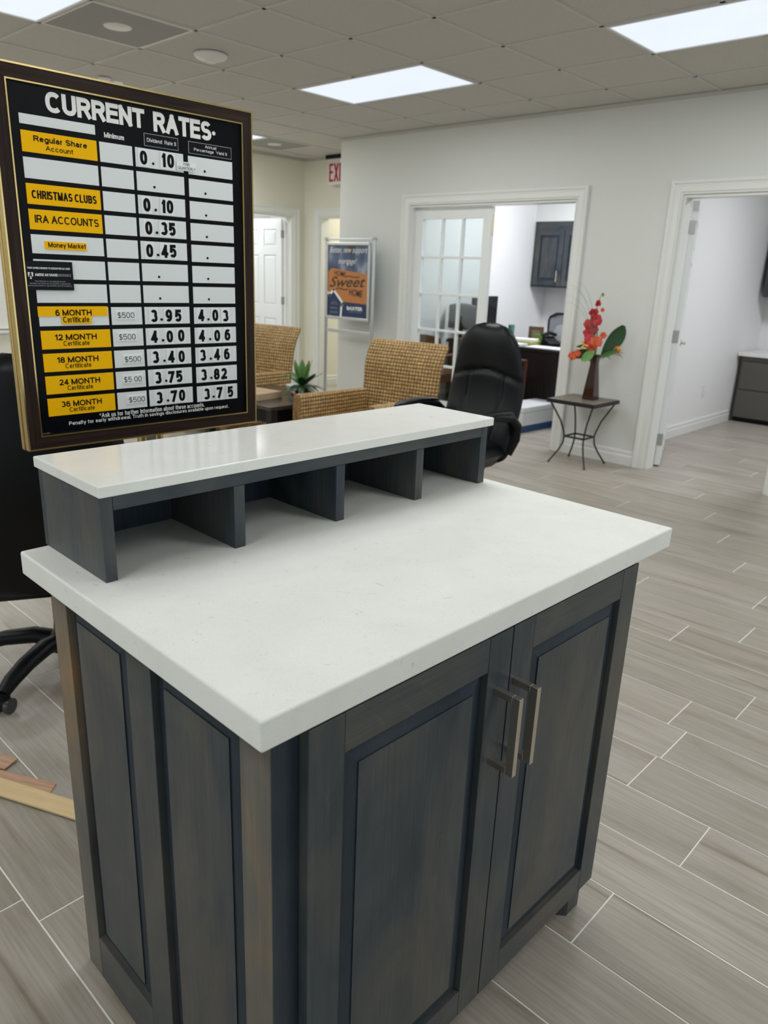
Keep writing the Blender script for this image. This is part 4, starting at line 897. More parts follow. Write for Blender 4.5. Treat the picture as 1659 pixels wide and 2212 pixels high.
# shield emblem: white shield, dark A, dot below
e_ = MB().prism([(X(.0045), Z(.3665)), (X(.0155), Z(.3665)), (X(.0152), Z(.3740)), (X(.0140), Z(.3765)), (X(.0060), Z(.3765)), (X(.0048), Z(.3740))], -.0053, -.0051, 'y'); e_.obj('emblem', 'print_white', c)
letters('emblem_letter', 'A', 'insurance_black', c, (X(.0062), X(.0138), Z(.3772), Z(.3662)), y=-.0055, w=0.2)
MB().prism([(X(.0100)+.0022*math.cos(k*PI/6), Z(.3790)+.0015*math.sin(k*PI/6)) for k in range(12)], -.0053, -.0051, 'y').obj('emblem_dot', 'print_white', c)
letters('lettering', '*Ask us for further information about these accounts.', 'print_white', rb, (X(.139), X(.4270), Z(.6960), Z(.6850)), y=-.0004, w=0.17)
letters('lettering', 'Penalty for early withdrawal. Truth in savings disclosures available upon request.', 'print_white', rb, (X(.0647), X(.5025), Z(.7085), Z(.6975)), y=-.0004, w=0.17)
letters('lettering', 'CR-4000', 'print_grey', rb, (X(.001), X(.0190), Z(.7205), Z(.7175)), y=-.0004, w=0.12)

# ------------------------------------------------------------------ poster stand
ps = thing('poster_stand', 'silver aluminium poster stand holding a home loan poster near the corner', 'poster stand', (-5.600, 5.40, 0), 0)
PZ0, PZ1 = .958, 1.640
for s in (-1, 1): MB().tube([(s*.335, .012, 0.02), (s*.335, .012, 1.70)], .018, 14).obj('post', 'aluminium', ps, smooth=40)
box('top_bar', 'aluminium', (-.335, .335, 0, .024, 1.690, 1.708), ps, bevel=0.004); box('cross_bar', 'aluminium', (-.335, .335, 0.002, .022, .795, .830), ps, bevel=0.004)
for s in (-1, 1): MB().tube([(s*.335, -.012, 1.70), (s*.335, .036, 1.70)], .016, 14).obj('corner_cap', 'chrome', ps, smooth=40)
for s in (-1, 1): MB().tube([(s*.335, -.19, .02), (s*.335, .17, .02)], .018, 10).obj('foot', 'aluminium', ps, smooth=40)
pf = thing('snap_frame', None, None); pf.parent = ps
a0, a1 = -.285, .285
for d_ in ((a0-.028, a1+.028, PZ1, PZ1+.028), (a0-.028, a1+.028, PZ0-.028, PZ0), (a0-.028, a0, PZ0, PZ1), (a1, a1+.028, PZ0, PZ1)): box('frame_bar', 'aluminium', (d_[0], d_[1], -.022, .0, d_[2], d_[3]), pf, bevel=0.005)
for x in (a0-.020, a1+.020):
    for z in (PZ0-.02, PZ1+.02): MB().tube([(x, -.028, z), (x, -.02, z)], .008, 12).obj('corner_clip', 'chrome', pf)
ph_ = thing('poster', None, None); ph_.parent = ps
box('photo_area', 'poster_photo', (a0, a1, -.010, -.004, PZ0, PZ1), ph_)
PWd, PHt = a1-a0, PZ1-PZ0
PX = lambda u: a0+PWd*u
PZf = lambda v: PZ1-PHt*v
MB().prism([(PX(0), PZf(.36)), (PX(.12), PZf(.315)), (PX(.45), PZf(.345)), (PX(.99), PZf(.385)), (PX(.99), PZf(.80)), (PX(.45), PZf(.80)), (PX(0), PZf(.66))], -.0106, -.0100, 'y').obj('orange_sign', 'poster_orange', ph_)
MB().prism([(PX(0), PZf(.99)), (PX(.99), PZf(.99)), (PX(.99), PZf(.80)), (PX(.42), PZf(.785)), (PX(.15), PZf(.645)), (PX(0.03), PZf(.71)), (PX(0), PZf(.70))], -.0112, -.0106, 'y').obj('navy_field', 'poster_navy', ph_)
def stroke(pts, w, m='print_white', nm='house_outline'):
    mb = MB()
    for p, q in zip(pts[:-1], pts[1:]):
        d = (Vector(q)-Vector(p)).normalized()*w/2; n_ = Vector((-d.y, d.x))
        P_, Q_ = Vector(p)-d, Vector(q)+d
        mb.prism([tuple(P_+n_), tuple(P_-n_), tuple(Q_-n_), tuple(Q_+n_)], -.0118, -.0112, 'y')
    mb.obj(nm, m, ph_)
stroke([(PX(.0), PZf(.665)), (PX(.05), PZf(.695)), (PX(.15), PZf(.625)), (PX(.40), PZf(.81)), (PX(.36), PZf(.835)), (PX(.345), PZf(.985))], .024)
def ptext(s, u0, u1, v0, v1, m, **k): text('lettering', s, m, ph_, (PX(u0), PX(u1), PZf(v1), PZf(v0)), y=-.0122, **k)
ptext('Better, new support', .04, .97, .02, .125, 'print_white', slant=.35, bold=-.004); ptext('mortgage!', .26, .72, .175, .275, 'print_white', slant=.35, bold=-.004)
ptext('HOME', .16, .46, .355, .425, 'ink_brown', bold=.01, rz=-.10, slant=.1); ptext('Sweet', .04, .95, .425, .575, 'ink_brown', slant=.4, bold=.012, rz=.03); ptext('HOME', .55, .88, .60, .70, 'ink_brown', bold=.02, rz=-.08)
ptext('~', .44, .80, .415, .440, 'ink_brown'); ptext('~', .20, .52, .590, .620, 'ink_brown')
ptext('BAXTER', .50, .89, .845, .895, 'print_white', bold=.03); ptext('CREDIT UNION', .54, .87, .908, .925, 'print_grey')
ptext('ASK US\nABOUT OUR', .08, .27, .785, .83, 'print_grey'); ptext('MORTGAGE', .07, .26, .87, .895, 'print_grey'); ptext('LOAN RATES', .06, .27, .93, .955, 'print_grey')

# ------------------------------------------------------------------ office chairs (black leather)
def arc(cx, cz, r, a0_, a1_, n, f): return [f(cx+r*math.cos(a0_+(a1_-a0_)*k/n), cz+r*math.sin(a0_+(a1_-a0_)*k/n)) for k in range(n+1)]
def make_chair(label):
    t = thing('office_chair', label, 'chair', group='black leather office chairs')
    # backrest: local x forward, rises from z .46 to 1.14
    z0, z1 = .37, 1.145
    def hwid(v):
        z = v
        w = .262+.010*math.sin(min(1, z/.5)*PI*.5) - .095*max(0, (z-.45)/.55)**1.6
        return w
    def rimf(u, v):
        # returns half width fraction and softened rim
        return (1-abs(2*u-1)**5)
    def center(v): return -.235-.10*v+.045*math.cos(v*PI*2.0)*.5
    def shape(u, v, sgn):
        s = 2*u-1; h_ = hwid(v)
        top = max(0, (v-.80)/.20); lim = math.sqrt(max(0, 1-top**2.2)) ; bot = max(0, (.10-v)/.10); lim *= math.sqrt(max(0.0, 1-bot**2.5*.55))
        h_ = h_*(.30+.70*lim)
        y = s*h_; edge = max(0, 1-abs(s)**3.2)**.55*max(0, 1-(abs(2*v-1))**9)**.5
        z = z0+(z1-z0)*v
        if sgn > 0:
            pad = .050+.014*math.exp(-((v-.83)/.16)**2)+.018*math.exp(-((v-.22)/.16)**2)
            seamz = .60+.035*(1-(s/.9)**2)*1.6
            pad -= .022*math.exp(-((v-seamz)/.020)**2)
            if v < seamz: pad -= .016*math.exp(-((abs(s)-(.44+.10*v))/.035)**2)
            return (center(v)+pad*edge-.05*(0)+.030*s*s, y, z)
        return (center(v)-.045*edge+.030*s*s, y, z)
    nu, nv = 40, 56
    grid_solid(nu, nv, lambda a, b: shape(a, b, 1), lambda a, b: shape(a, b, .5*0+.0) if False else (center(b)+.030*(2*a-1)**2-.002, shape(a, b, 1)[1]*.985, shape(a, b, 1)[2])).obj('backrest', 'black_leather', t, smooth=60)
    grid_solid(24, 30, lambda a, b: (center(b)+.030*(2*a-1)**2-.003, shape(a, b, 1)[1]*.97, shape(a, b, 1)[2]), lambda a, b: shape(a, b, 0)).obj('back_shell', 'black_plastic', t, smooth=60)
    # seat cushion
    def seat(a, b, sgn):
        sx, sy = 2*a-1, 2*b-1; e = max(0, 1-abs(sx)**4)**.5*max(0, 1-abs(sy)**4)**.5
        x = .015+.255*sx*(1-.05*sy*sy); y = .262*sy*(1-.06*sx*sx)
        if sgn > 0: return (x, y, .43+.075*e-.035*max(0, sx)**3)
        return (x, y, .43-.050*e)
    grid_solid(28, 28, lambda a, b: seat(a, b, 1), lambda a, b: seat(a, b, -1)).obj('seat', 'black_leather', t, smooth=60)
    grid_solid(12, 12, lambda a, b: (.0+.22*(2*a-1), .22*(2*b-1), .40), lambda a, b: (.0+.17*(2*a-1), .17*(2*b-1), .345)).obj('seat_shell', 'black_plastic', t, smooth=40)
    for s in (-1, 1):
        path = [(-.20, s*.25, .43), (-.225, s*.270, .52), (-.215, s*.278, .60), (-.15, s*.280, .650), (-.02, s*.282, .668), (.10, s*.282, .664), (.17, s*.280, .636), (.175, s*.276, .57), (.13, s*.272, .48), (.07, s*.26, .40), (.02, s*.22, .375)]
        MB().tube(path, [.022, .028, .030, .028, .025, .024, .024, .026, .028, .028, .022], 10, flat=1.4).obj('armrest', 'black_plastic', t, smooth=60)
        MB().loft([superring((x, s*.282, .684-(abs(x-.0)/.2)**2*.020), (0, 1, 0), (0, 0, 1), .030*q, .013*q+.003, 3, 16) for x, q in ((-.18, .35), (-.16, .8), (-.10, 1), (.0, 1), (.10, 1), (.17, .8), (.195, .35))]).obj('arm_pad', 'black_leather', t, smooth=60)
    MB().tube([(0, 0, .12), (0, 0, .355)], .028, 16).obj('gas_column', 'black_plastic', t, smooth=40)
    MB().box(-.09, .09, -.07, .07, .325, .352).obj('tilt_mechanism', 'black_plastic', t, bevel=.006)
    MB().lathe([(.050, .075), (.055, .10), (.048, .135), (.030, .145)], 20).obj('base_hub', 'black_plastic', t, smooth=50)
    for k in range(5):
        a = math.radians(-CHA+72*k); d = Vector((math.cos(a), math.sin(a), 0))
        P_ = [d*.03+Vector((0, 0, .112)), d*.10+Vector((0, 0, .124)), d*.20+Vector((0, 0, .112)), d*.27+Vector((0, 0, .092)), d*.318+Vector((0, 0, .068))]
        l = MB().tube(P_, [.034, .034, .031, .028, .022], 12, flat=.85).obj('base_leg', 'black_plastic', t, smooth=60)
        c = d*.315; n_ = Vector((-d.y, d.x, 0))
        cm = MB().tube([c+Vector((0, 0, .075)), c+Vector((0, 0, .048))], .020, 12)
        cm.tube([c-n_*.012+Vector((0, 0, .034)), c+n_*.012+Vector((0, 0, .034))], .022, 14)
        cm.obj('caster_hood', 'black_plastic', l, smooth=40)
        for q in (-1, 1): MB().tube([c+n_*q*.012+Vector((0, 0, .0265)), c+n_*q*.026+Vector((0, 0, .0265))], .026, 18).obj('caster_wheel', 'caster_grey', l, smooth=40)
    return t
CHA = 0
# star rotated so that one leg points at the caster seen left of the cabinet
LROT = math.radians(152); CHA = 60+152
ch1 = make_chair('black leather office chair standing behind the gold framed rate board'); ch1.location = (-2.45, 0.99, 0); ch1.rotation_euler = (0, 0, LROT)
ch2 = copy_tree(ch1); ch2['label'] = 'black leather high-back office chair beyond the white counter, in front of the french doors'
ch2.location = (-2.60, 3.37, 0); ch2.rotation_euler = (0, 0, math.radians(-92))

# ------------------------------------------------------------------ wicker armchairs
def weave(u, v): return .0035*abs(math.sin(PI*u/.027)*math.sin(PI*v/.027))
def wick_loft(name, rings, parent):
    # rings of points lofted with UVs in metres and a real woven relief
    mb = MB(); n = len(rings[0]); vs = []; uvs = []; L = 0
    cen = [sum((Vector(p) for p in r), Vector())/n for r in rings]
    for i, r in enumerate(rings):
        if i: L += max((Vector(rings[i][j])-Vector(rings[i-1][j])).length for j in range(0, n, 4))
        c = 0
        for j, p in enumerate(r):
            p = Vector(p); pn = Vector(r[(j+1) % n]); pp = Vector(r[j-1]); tan = (pn-pp); ax = Vector(rings[min(i+1, len(rings)-1)][j])-Vector(rings[max(i-1, 0)][j])
            nr = tan.cross(ax); nr = nr.normalized() if nr.length > 1e-9 else Vector()
            if nr.dot(p-cen[i]) < 0: nr = -nr
            vs.append(p+nr*weave(c, L)); uvs.append((c, L)); c += (pn-p).length
    fs = []
    for i in range(len(rings)-1):
        for j in range(n): k = (j+1) % n; fs.append((i*n+j, i*n+k, (i+1)*n+k, (i+1)*n+j))
    fs += [tuple(range(n))[::-1], tuple(range((len(rings)-1)*n, len(rings)*n))]
    mb.add(vs, fs); mb.uv = uvs
    return mb.obj(name, 'wicker', parent, smooth=60)
def dense(c, ax, ay, w, h, e=5, step=.0068):
    # superellipse resampled to an even step
    r = superring(c, ax, ay, w, h, e, 200); P_ = r+[r[0]]; L = [0]
    for a, b in zip(P_[:-1], P_[1:]): L.append(L[-1]+(b-a).length)
    return r, P_, L
def resample(P_, L, n):
    out = []; k = 0
    for i in range(n):
        d = L[-1]*i/n
        while L[k+1] < d: k += 1
        f = (d-L[k])/max(1e-9, L[k+1]-L[k]); out.append(P_[k].lerp(P_[k+1], f))
    return out
def wring(c, ax, ay, w, h, n, e=5):
    _, P_, L = dense(c, ax, ay, w, h, e); return resample(P_, L, n)
def make_wicker(label):
    t = thing('wicker_armchair', label, 'armchair', group='woven wicker armchairs')
    # back: lofted upwards, flares backwards at the top
    rings = []
    K = 80
    for k in range(K+1):
        v = k/K; z = .10+.80*v; x = -.285-.10*v-.075*max(0, (v-.72)/.28)**2; th = .030
        w = .325+.030*v
        if v > .95: q = (v-.95)/.05; th *= math.sqrt(max(.02, 1-q*q)); w -= .02*q*q
        rings.append(wring((x, 0, z), (0, 1, 0), (1, 0, 0), w, th, 200))
    wick_loft('backrest', rings, t)
    rings = []
    for k in range(61):
        v = k/60; x = -.29+.62*v; rings.append(wring((x, 0, .29), (0, 1, 0), (0, 0, 1), .275, .055, 150))
    wick_loft('seat', rings, t)
    for s in (-1, 1):
        rings = []
        for k in range(86):
            v = k/85; x = -.30+.78*v; top = .520+.028*v; bt = .06
            rings.append(wring((x, s*(.315+.012*v), (top+bt)/2), (0, 1, 0), (0, 0, 1), .038, (top-bt)/2, 180, 8))
        wick_loft('armrest', rings, t)
    rings = [wring((.40, 0, .09+.23*k/40), (0, 1, 0), (1, 0, 0), .27, .022, 140) for k in range(41)]
    wick_loft('front_apron', rings, t)
    for sx in (-.27, .34):
        for sy in (-.30, .30): MB().tube([(sx, sy, 0), (sx, sy, .10)], [.018, .024], 10).obj('leg', 'espresso_wood', t, smooth=40)
    return t
wk = make_wicker('woven wicker armchair beside the black office chair, right of the potted plant'); wk.location = (-3.82, 3.97, 0); wk.rotation_euler = (0, 0, math.radians(-82))
w2 = copy_tree(wk); w2['label'] = 'woven wicker armchair half hidden behind the rate board, left of the potted plant'; w2.location = (-5.54, 3.99, 0); w2.rotation_euler = (0, 0, math.radians(-82))
for o_ in (wk, w2): pass

# low table between the wicker chairs
lt = thing('coffee_table', 'low dark wooden table between the two wicker armchairs', 'table', (-4.615, 3.665, 0), math.radians(1))
box('table_top', 'dark_table', (-.42, .42, -.37, .37, .425, .455), lt, bevel=0.004); box('apron', 'black_plastic', (-.39, .39, -.34, -.32, .33, .4248), lt); box('apron', 'black_plastic', (-.39, .39, .32, .34, .33, .4248), lt)
box('apron', 'black_plastic', (.37, .39, -.32, .32, .33, .4248), lt); box('apron', 'black_plastic', (-.39, -.37, -.32, .32, .33, .4248), lt)
for sx in (-1, 1):
    for sy in (-1, 1): box('leg', 'espresso_wood', (sx*.38-.03, sx*.38+.03, sy*.33-.03, sy*.33+.03, 0, .4247), lt, bevel=0.003)
bx = box('wooden_box', 'tan_box', (-.16, .16, -.13, .13, 0, .05), None, bevel=0.002, loc=(-4.62, 3.49, .4555), rot=(0, 0, .15)); tag(bx, 'flat tan wooden box lying on the dark low table', 'box')
# potted palm on the table
pp = thing('potted_fern', 'small artificial palm in a round burgundy pot on the low table', 'potted plant', (-4.36, 3.74, .4555))
MB().lathe([(.045, 0), (.072, .010), (.090, .032), (.082, .056), (.052, .072), (.044, .082), (.050, .092)], 28).obj('pot', 'pot_glaze', pp, smooth=60)
def blade(name, m, parent, path, w, ridge=.004):
    # tapered leaf with a midrib fold along a path
    P_ = [Vector(p) for p in path]; n = len(P_); vs = []; fs = []
    for i, p in enumerate(P_):
        d = (P_[min(i+1, n-1)]-P_[max(i-1, 0)]).normalized(); sd = d.cross(Vector((0, 0, 1)))
        if sd.length < .1: sd = d.cross(Vector((1, 0, 0)))
        sd.normalize(); up = sd.cross(d); f = i/(n-1); ww = w*(math.sin(PI*min(1, f*.92+.08))**.7)
        vs += [p-sd*ww, p+up*ridge*-1, p+sd*ww, p-up*.0015-sd*ww, p-up*(ridge+.0015), p-up*.0015+sd*ww]
    for i in range(n-1):
        a, b = i*6, (i+1)*6
        fs += [(a, b, b+1, a+1), (a+1, b+1, b+2, a+2), (a+3, a+4, b+4, b+3), (a+4, a+5, b+5, b+4), (a, a+3, b+3, b), (a+2, b+2, b+5, a+5)]
    return MB().add(vs, fs).obj(name, m, parent, smooth=70)
rs = random.Random(3)
def frond(parent, base, az, L, lift, droop, m, nl=9, leafl=.055):
    P_ = []
    for k in range(9):
        f = k/8; r_ = L*f*math.cos(lift)+.0; z = L*f*math.sin(lift)-droop*f*f
        P_.append(Vector(base)+Vector((math.cos(az)*r_, math.sin(az)*r_, z)))
    mb = MB().tube(P_, [.0035-.0003*k for k in range(9)], 5)
    for k in range(2, 9*2):
        f = k/17; i = min(7, int(f*8)); q = P_[i].lerp(P_[i+1], f*8-i); d = (P_[i+1]-P_[i]).normalized(); sd = d.cross(Vector((0, 0, 1))).normalized()
        for s in (-1, 1):
            tip = q+(sd*s*.8+d*.8+Vector((0, 0, -.25))).normalized()*leafl*math.sin(PI*(.15+.8*f))
            wv = d*.0065; mb.add([q-wv, q+wv, q.lerp(tip, .5)+wv*1.1+Vector((0, 0, .004)), tip, q.lerp(tip, .5)-wv*1.1+Vector((0, 0, .004))], [(0, 1, 2, 4), (4, 2, 3)])
    mb.obj('frond', m, parent, smooth=60)
for k in range(21):
    az = k*2*PI/21*2.618+rs.uniform(-.2, .2); hi = k % 3
    frond(pp, (0, 0, .085), az, .20+.04*rs.random(), (.45, .85, 1.25)[hi], (.14, .06, .02)[hi], ('palm_grey', 'leaf_mid', 'leaf_dark')[(k//3) % 3] if hi < 2 else ('leaf_light', 'leaf_mid')[k % 2], leafl=.045)
cv = thing('glass_dish', 'clear glass dish behind the potted palm on the low table', 'dish', (-4.62, 3.90, .4555))
MB().lathe([(.05, 0), (.055, .008), (.075, .03), (.085, .06), (.080, .06), (.070, .032), (.05, .012), (.01, .010)], 24, caps=False).obj('bowl', 'cellophane', cv, smooth=50)

# ------------------------------------------------------------------ side table with vase
st = thing('side_table', 'small square side table with a stone-look top and bowed black iron legs', 'side table', (-2.855, 5.345, 0))
box('table_top', 'table_slate', (-.192, .192, -.192, .192, .497, .514), st, bevel=0.002)
rim = MB()
for q in ((-.205, .205, -.205, -.1925), (-.205, .205, .1925, .205), (-.205, -.1925, -.1925, .1925), (.1925, .205, -.1925, .1925)): rim.box(*q, .484, .513)
rim.obj('rim', 'black_iron', st, bevel=.0015)
for sx in (-1, 1):
    for sy in (-1, 1):
        c = [(.185, .495), (.155, .43), (.115, .34), (.093, .26), (.085, .215), (.090, .16), (.112, .10), (.140, .045), (.160, .008)]
        MB().tube([(sx*a, sy*a, z) for a, z in c], .0068, 8).obj('leg', 'black_iron', st, smooth=60)
        MB().lathe([(.010, 0), (.011, .006), (.006, .012)], 10, (sx*.160, sy*.160, 0)).obj('foot_pad', 'black_iron', st)
bc = MB()
for q in ((-.09, .09, -.09, -.078), (-.09, .09, .078, .09), (-.09, -.078, -.078, .078), (.078, .09, -.078, .078)): bc.box(*q, .209, .221)
bc.obj('brace', 'black_iron', st)
vz = .514
va = thing('vase', 'tall dark red tapering square vase on the small side table', 'vase', (-2.815, 5.375, vz))
MB().lathe([(.066, 0), (.068, .010), (.050, .15), (.034, .275), (.036, .305), (.050, .345), (.046, .345), (.030, .300), (.02, .26)], 4, sq=True).obj('body', 'vase_glaze', va, bevel=.004)
fl = thing('flower_arrangement', 'red gladiolus and tropical flowers with a broad leaf in the dark vase', 'flowers', (-2.815, 5.375, vz+.002))
R2 = Vector((cr.x, cr.y, 0)).normalized()          # the arrangement spreads roughly along the wall
ou = Vector((-R2.y, R2.x, 0))
def F(x, z, d=0): return R2*x+ou*-d+Vector((0, 0, z-vz))
MB().tube([F(0, .82), F(.0, .95), F(-.02, 1.10), F(-.035, 1.24), F(-.005, 1.31)], [.005, .005, .004, .003, .002], 6).obj('stem', 'stem_green', fl, smooth=60)
def petals(name, m, c, n, L, w, tilt, seed, parent=fl, core=None):
    r_ = random.Random(seed); mb = MB(); n += 1; w *= 1.15; L *= .80
    for k in range(n):
        az = 2*PI*k/n+r_.uniform(-.3, .3); el = tilt+r_.uniform(-.35, .35)
        ax_ = (-ou+Vector((0, 0, .25))).normalized(); e1_ = R2; e2_ = ax_.cross(e1_).normalized()
        d = (e1_*math.cos(az)+e2_*math.sin(az))*math.cos(el*.8)+ax_*math.sin(el*.8); sd = d.cross(ax_).normalized(); up = sd.cross(d); rings = []
        for q in range(7):
            f = q/6; ww = w*math.sin(PI*(.10+.82*f))**.8; cc = c+d*L*f+up*(-.25*L*f*f)
            rings.append([cc-sd*ww, cc-sd*ww*.5+up*.10*w, cc+up*.14*w, cc+sd*ww*.5+up*.10*w, cc+sd*ww, cc-up*.05*w])
        mb.loft(rings)
    return mb.obj(name, m, parent, smooth=70)
petals('bloom', 'petal_red', F(-.030, 1.235), 5, .035, .012, 1.1, 1); petals('bloom', 'petal_red', F(-.055, 1.165), 5, .050, .017, .8, 2)
petals('bloom', 'petal_pink', F(-.030, 1.115), 6, .060, .024, .25, 3); petals('bloom', 'petal_pink', F(-.085, 1.085), 5, .045, .020, .2, 4)
petals('bloom', 'petal_red', F(-.050, 1.045), 6, .062, .022, .0, 5); petals('bloom', 'petal_red', F(-.075, 1.02), 5, .055, .020, .2, 6)
petals('bloom', 'petal_pink', F(-.055, .965, .02), 7, .065, .026, .3, 7); petals('bloom', 'petal_orange', F(-.020, .955, .035), 9, .060, .017, .3, 8); petals('bloom', 'petal_orange', F(-.045, .92, .03), 7, .055, .016, -.1, 9)
petals('bloom', 'petal_orange', F(.035, 1.005, .02), 5, .035, .010, .3, 10); petals('bloom', 'petal_orange', F(-.180, .845, .02), 9, .042, .013, .1, 11); petals('bloom', 'petal_orange', F(-.145, .865, .02), 8, .036, .012, .1, 12)
petals('bloom', 'petal_orange', F(.145, .905, .05), 8, .034, .010, .4, 13); petals('bloom', 'petal_yellow', F(-.105, .930, .03), 2, .055, .007, .3, 14); petals('bud', 'petal_yellow', F(.150, .915, .06), 3, .022, .006, .8, 16)
petals('bud', 'leaf_light', F(-.002, 1.30), 3, .022, .007, 1.2, 17); petals('bud', 'petal_orange', F(.01, 1.19), 4, .022, .007, .7, 18)
def leaf(m, pts, w, nm='leaf'):
    P_ = [F(*p) for p in pts]; n = len(P_); rings = []
    for i, p in enumerate(P_):
        d = (P_[min(i+1, n-1)]-P_[max(i-1, 0)]).normalized(); sd = d.cross(-ou).normalized(); up = ou
        ww = w*math.sin(PI*(.06+.90*i/(n-1)))**.75
        rings.append([p-sd*ww-up*.010, p-sd*ww*.5-up*.003, p+up*.002, p+sd*ww*.5-up*.003, p+sd*ww-up*.010, p-up*.002])
    return MB().loft(rings).obj(nm, m, fl, smooth=70)
def curve(a, b, bend, n=9):
    out = []
    for k in range(n):
        f = k/(n-1); out.append((a[0]+(b[0]-a[0])*f+bend*math.sin(PI*f)*.5, a[1]+(b[1]-a[1])*f+bend*math.sin(PI*f)*.3, (a[2] if len(a) > 2 else 0)+((b[2] if len(b) > 2 else 0)-(a[2] if len(a) > 2 else 0))*f))
    return out
leaf('leaf_dark', curve((.045, .855, .02), (.175, 1.085, .03), .04), .062); leaf('leaf_mid', curve((.020, .84, .03), (.155, .91, .06), .0), .020); leaf('leaf_light', curve((-.035, .885, .05), (-.125, .815, .07), .0), .036)
leaf('leaf_dark', curve((-.03, .87), (-.215, .84, .01), .02), .036); leaf('leaf_dark', curve((-.05, .93), (-.165, .915, .03), .0), .012); leaf('leaf_dark', curve((.0, .83), (-.08, .845, .03), .0), .03)
rf = random.Random(9); spr = MB()
for k in range(26):
    a = F(.02+.006*k, .855+.0015*k+rf.uniform(-.01, .01), .02); b = a+R2*rf.uniform(.01, .05)+Vector((0, 0, rf.uniform(-.045, .005)))-ou*rf.uniform(-.02, .03); spr.tube([a, a.lerp(b, .5), b], [.0016, .0018, .0006], 4)
spr.obj('needle_spray', 'leaf_dark', fl)
for k, (ex_, ez_) in enumerate(((-.24, 1.36), (-.225, 1.335), (-.26, 1.285), (-.27, 1.24), (-.20, 1.385))):
    P_ = []
    for q in range(12):
        f = q/11; P_.append(F(-.01+ex_*f**1.25+.0*f, .86+(ez_-.86)*math.sin(f*PI/2)**.9, .01*k))
    MB().tube(P_, [.0016-.0001*q for q in range(12)], 4).obj('grass_blade', 'grass_blade', fl)

# ------------------------------------------------------------------ inside the office
ds = thing('office_desk', 'dark wood desk covered with papers behind the french doors', 'desk', (-4.35, 6.98, 0))
box('desk_top', 'espresso_wood', (-.92, .98, -.38, .38, .70, .73), ds, bevel=.002); box('modesty_panel', 'espresso_wood', (-.90, .96, -.36, -.335, .03, .70), ds); box('side_panel', 'espresso_wood', (-.90, -.87, -.335, .36, 0, .70), ds); box('side_panel', 'espresso_wood', (.93, .96, -.335, .36, 0, .70), ds)
mo = thing('computer_monitor', 'black computer monitor at the edge of the glass door', 'monitor', (-5.02, 6.98, .73), math.radians(75))
box('screen', 'screen_black', (-.235, .235, -.02, .015, .13, .465), mo, bevel=.004); box('stand_neck', 'black_plastic', (-.03, .03, .015, .04, .02, .25), mo); box('stand_base', 'black_plastic', (-.12, .12, -.06, .12, 0, .02), mo, bevel=.004)
mo.location = (-5.12, 7.06, .73); mo.rotation_euler = (0, 0, math.radians(92))
def mesh_chair(label):
    t = thing('mesh_chair', label, 'chair')
    def sh(a, b, o):
        s, v = 2*a-1, b; w = .24*(1-.18*(1-v)**2)*(math.sqrt(max(.0, 1-max(0, (v-.82)/.18)**2))*.35+.65); return (-.25-.06*v+.04*s*s+o, s*w, .52+.50*v)
    grid_solid(14, 14, lambda a, b: sh(a, b, .0), lambda a, b: sh(a, b, -.012)).obj('backrest', 'mesh_grey', t, smooth=60)
    rim = [sh(0, k/12, -.006) for k in range(13)]+[sh(k/12, 1, -.006) for k in range(1, 13)]+[sh(1, 1-k/12, -.006) for k in range(1, 13)]+[sh(1-k/12, 0, -.006) for k in range(1, 13)]
    MB().tube(rim, .013, 6).obj('back_frame', 'black_plastic', t, smooth=60)
    grid_solid(10, 10, lambda a, b: (.24*(2*a-1), .24*(2*b-1), .47+.03*(1-(2*a-1)**4)*(1-(2*b-1)**4)), lambda a, b: (.24*(2*a-1), .24*(2*b-1), .43)).obj('seat', 'black_leather', t, smooth=50)
    MB().tube([(0, 0, .08), (0, 0, .43)], .03, 12).obj('gas_column', 'black_plastic', t); MB().tube([(-.22, 0, .45), (-.29, 0, .60)], .02, 8).obj('back_bracket', 'black_plastic', t)
    for s in (-1, 1): MB().tube([(0, s*.25, .44), (.02, s*.28, .60), (.10, s*.28, .66), (-.12, s*.28, .66)], .014, 8).obj('armrest', 'black_plastic', t, smooth=60)
    for k in range(5): a = 2*PI*k/5; MB().tube([(0, 0, .09), (.30*math.cos(a), .30*math.sin(a), .05), (.31*math.cos(a), .31*math.sin(a), .012)], [.025, .018, .012], 8).obj('base_leg', 'black_plastic', t)
    return t
mc = mesh_chair('grey mesh office chair behind the cluttered desk, right of the green cup'); mc.location = (-4.50, 7.78, 0); mc.rotation_euler = (0, 0, math.radians(-70))
m2 = thing('computer_monitor', 'grey-backed monitor seen through the lower panes of the glass door', 'monitor', (-5.06, 6.62, .73), math.radians(165))
def mback(a, b, o): u = 2*a-1; return (.25*u, o+(.03*(1-u**4)*(1-(2*b-1)**4) if o > 0 else 0), .12+.27*b-.03*u*u*b)
grid_solid(12, 10, lambda a, b: mback(a, b, 0.0), lambda a, b: mback(a, b, .02)).obj('back_shell', 'mesh_grey', m2, smooth=60)
box('screen', 'screen_black', (-.235, .235, -.006, -.0005, .135, .355), m2); box('stand_neck', 'black_plastic', (-.03, .03, .03, .055, .02, .26), m2); box('stand_base', 'black_plastic', (-.11, .11, -.05, .12, 0, .02), m2, bevel=.004)
def clutter(name, label, cat, dims, m, loc, rz=0, bevel=.002): return tag(box(name, m, dims, None, bevel=bevel, loc=loc, rot=(0, 0, rz)), label, cat)
DZ = .7305
g = thing('drinking_glass', 'teal glass on the cluttered desk', 'glass', (-4.83, 7.20, DZ)); MB().lathe([(.03, 0), (.034, .01), (.036, .17), (.033, .17), (.03, .015)], 20, caps=False).obj('body', 'teal_glass', g, smooth=40)
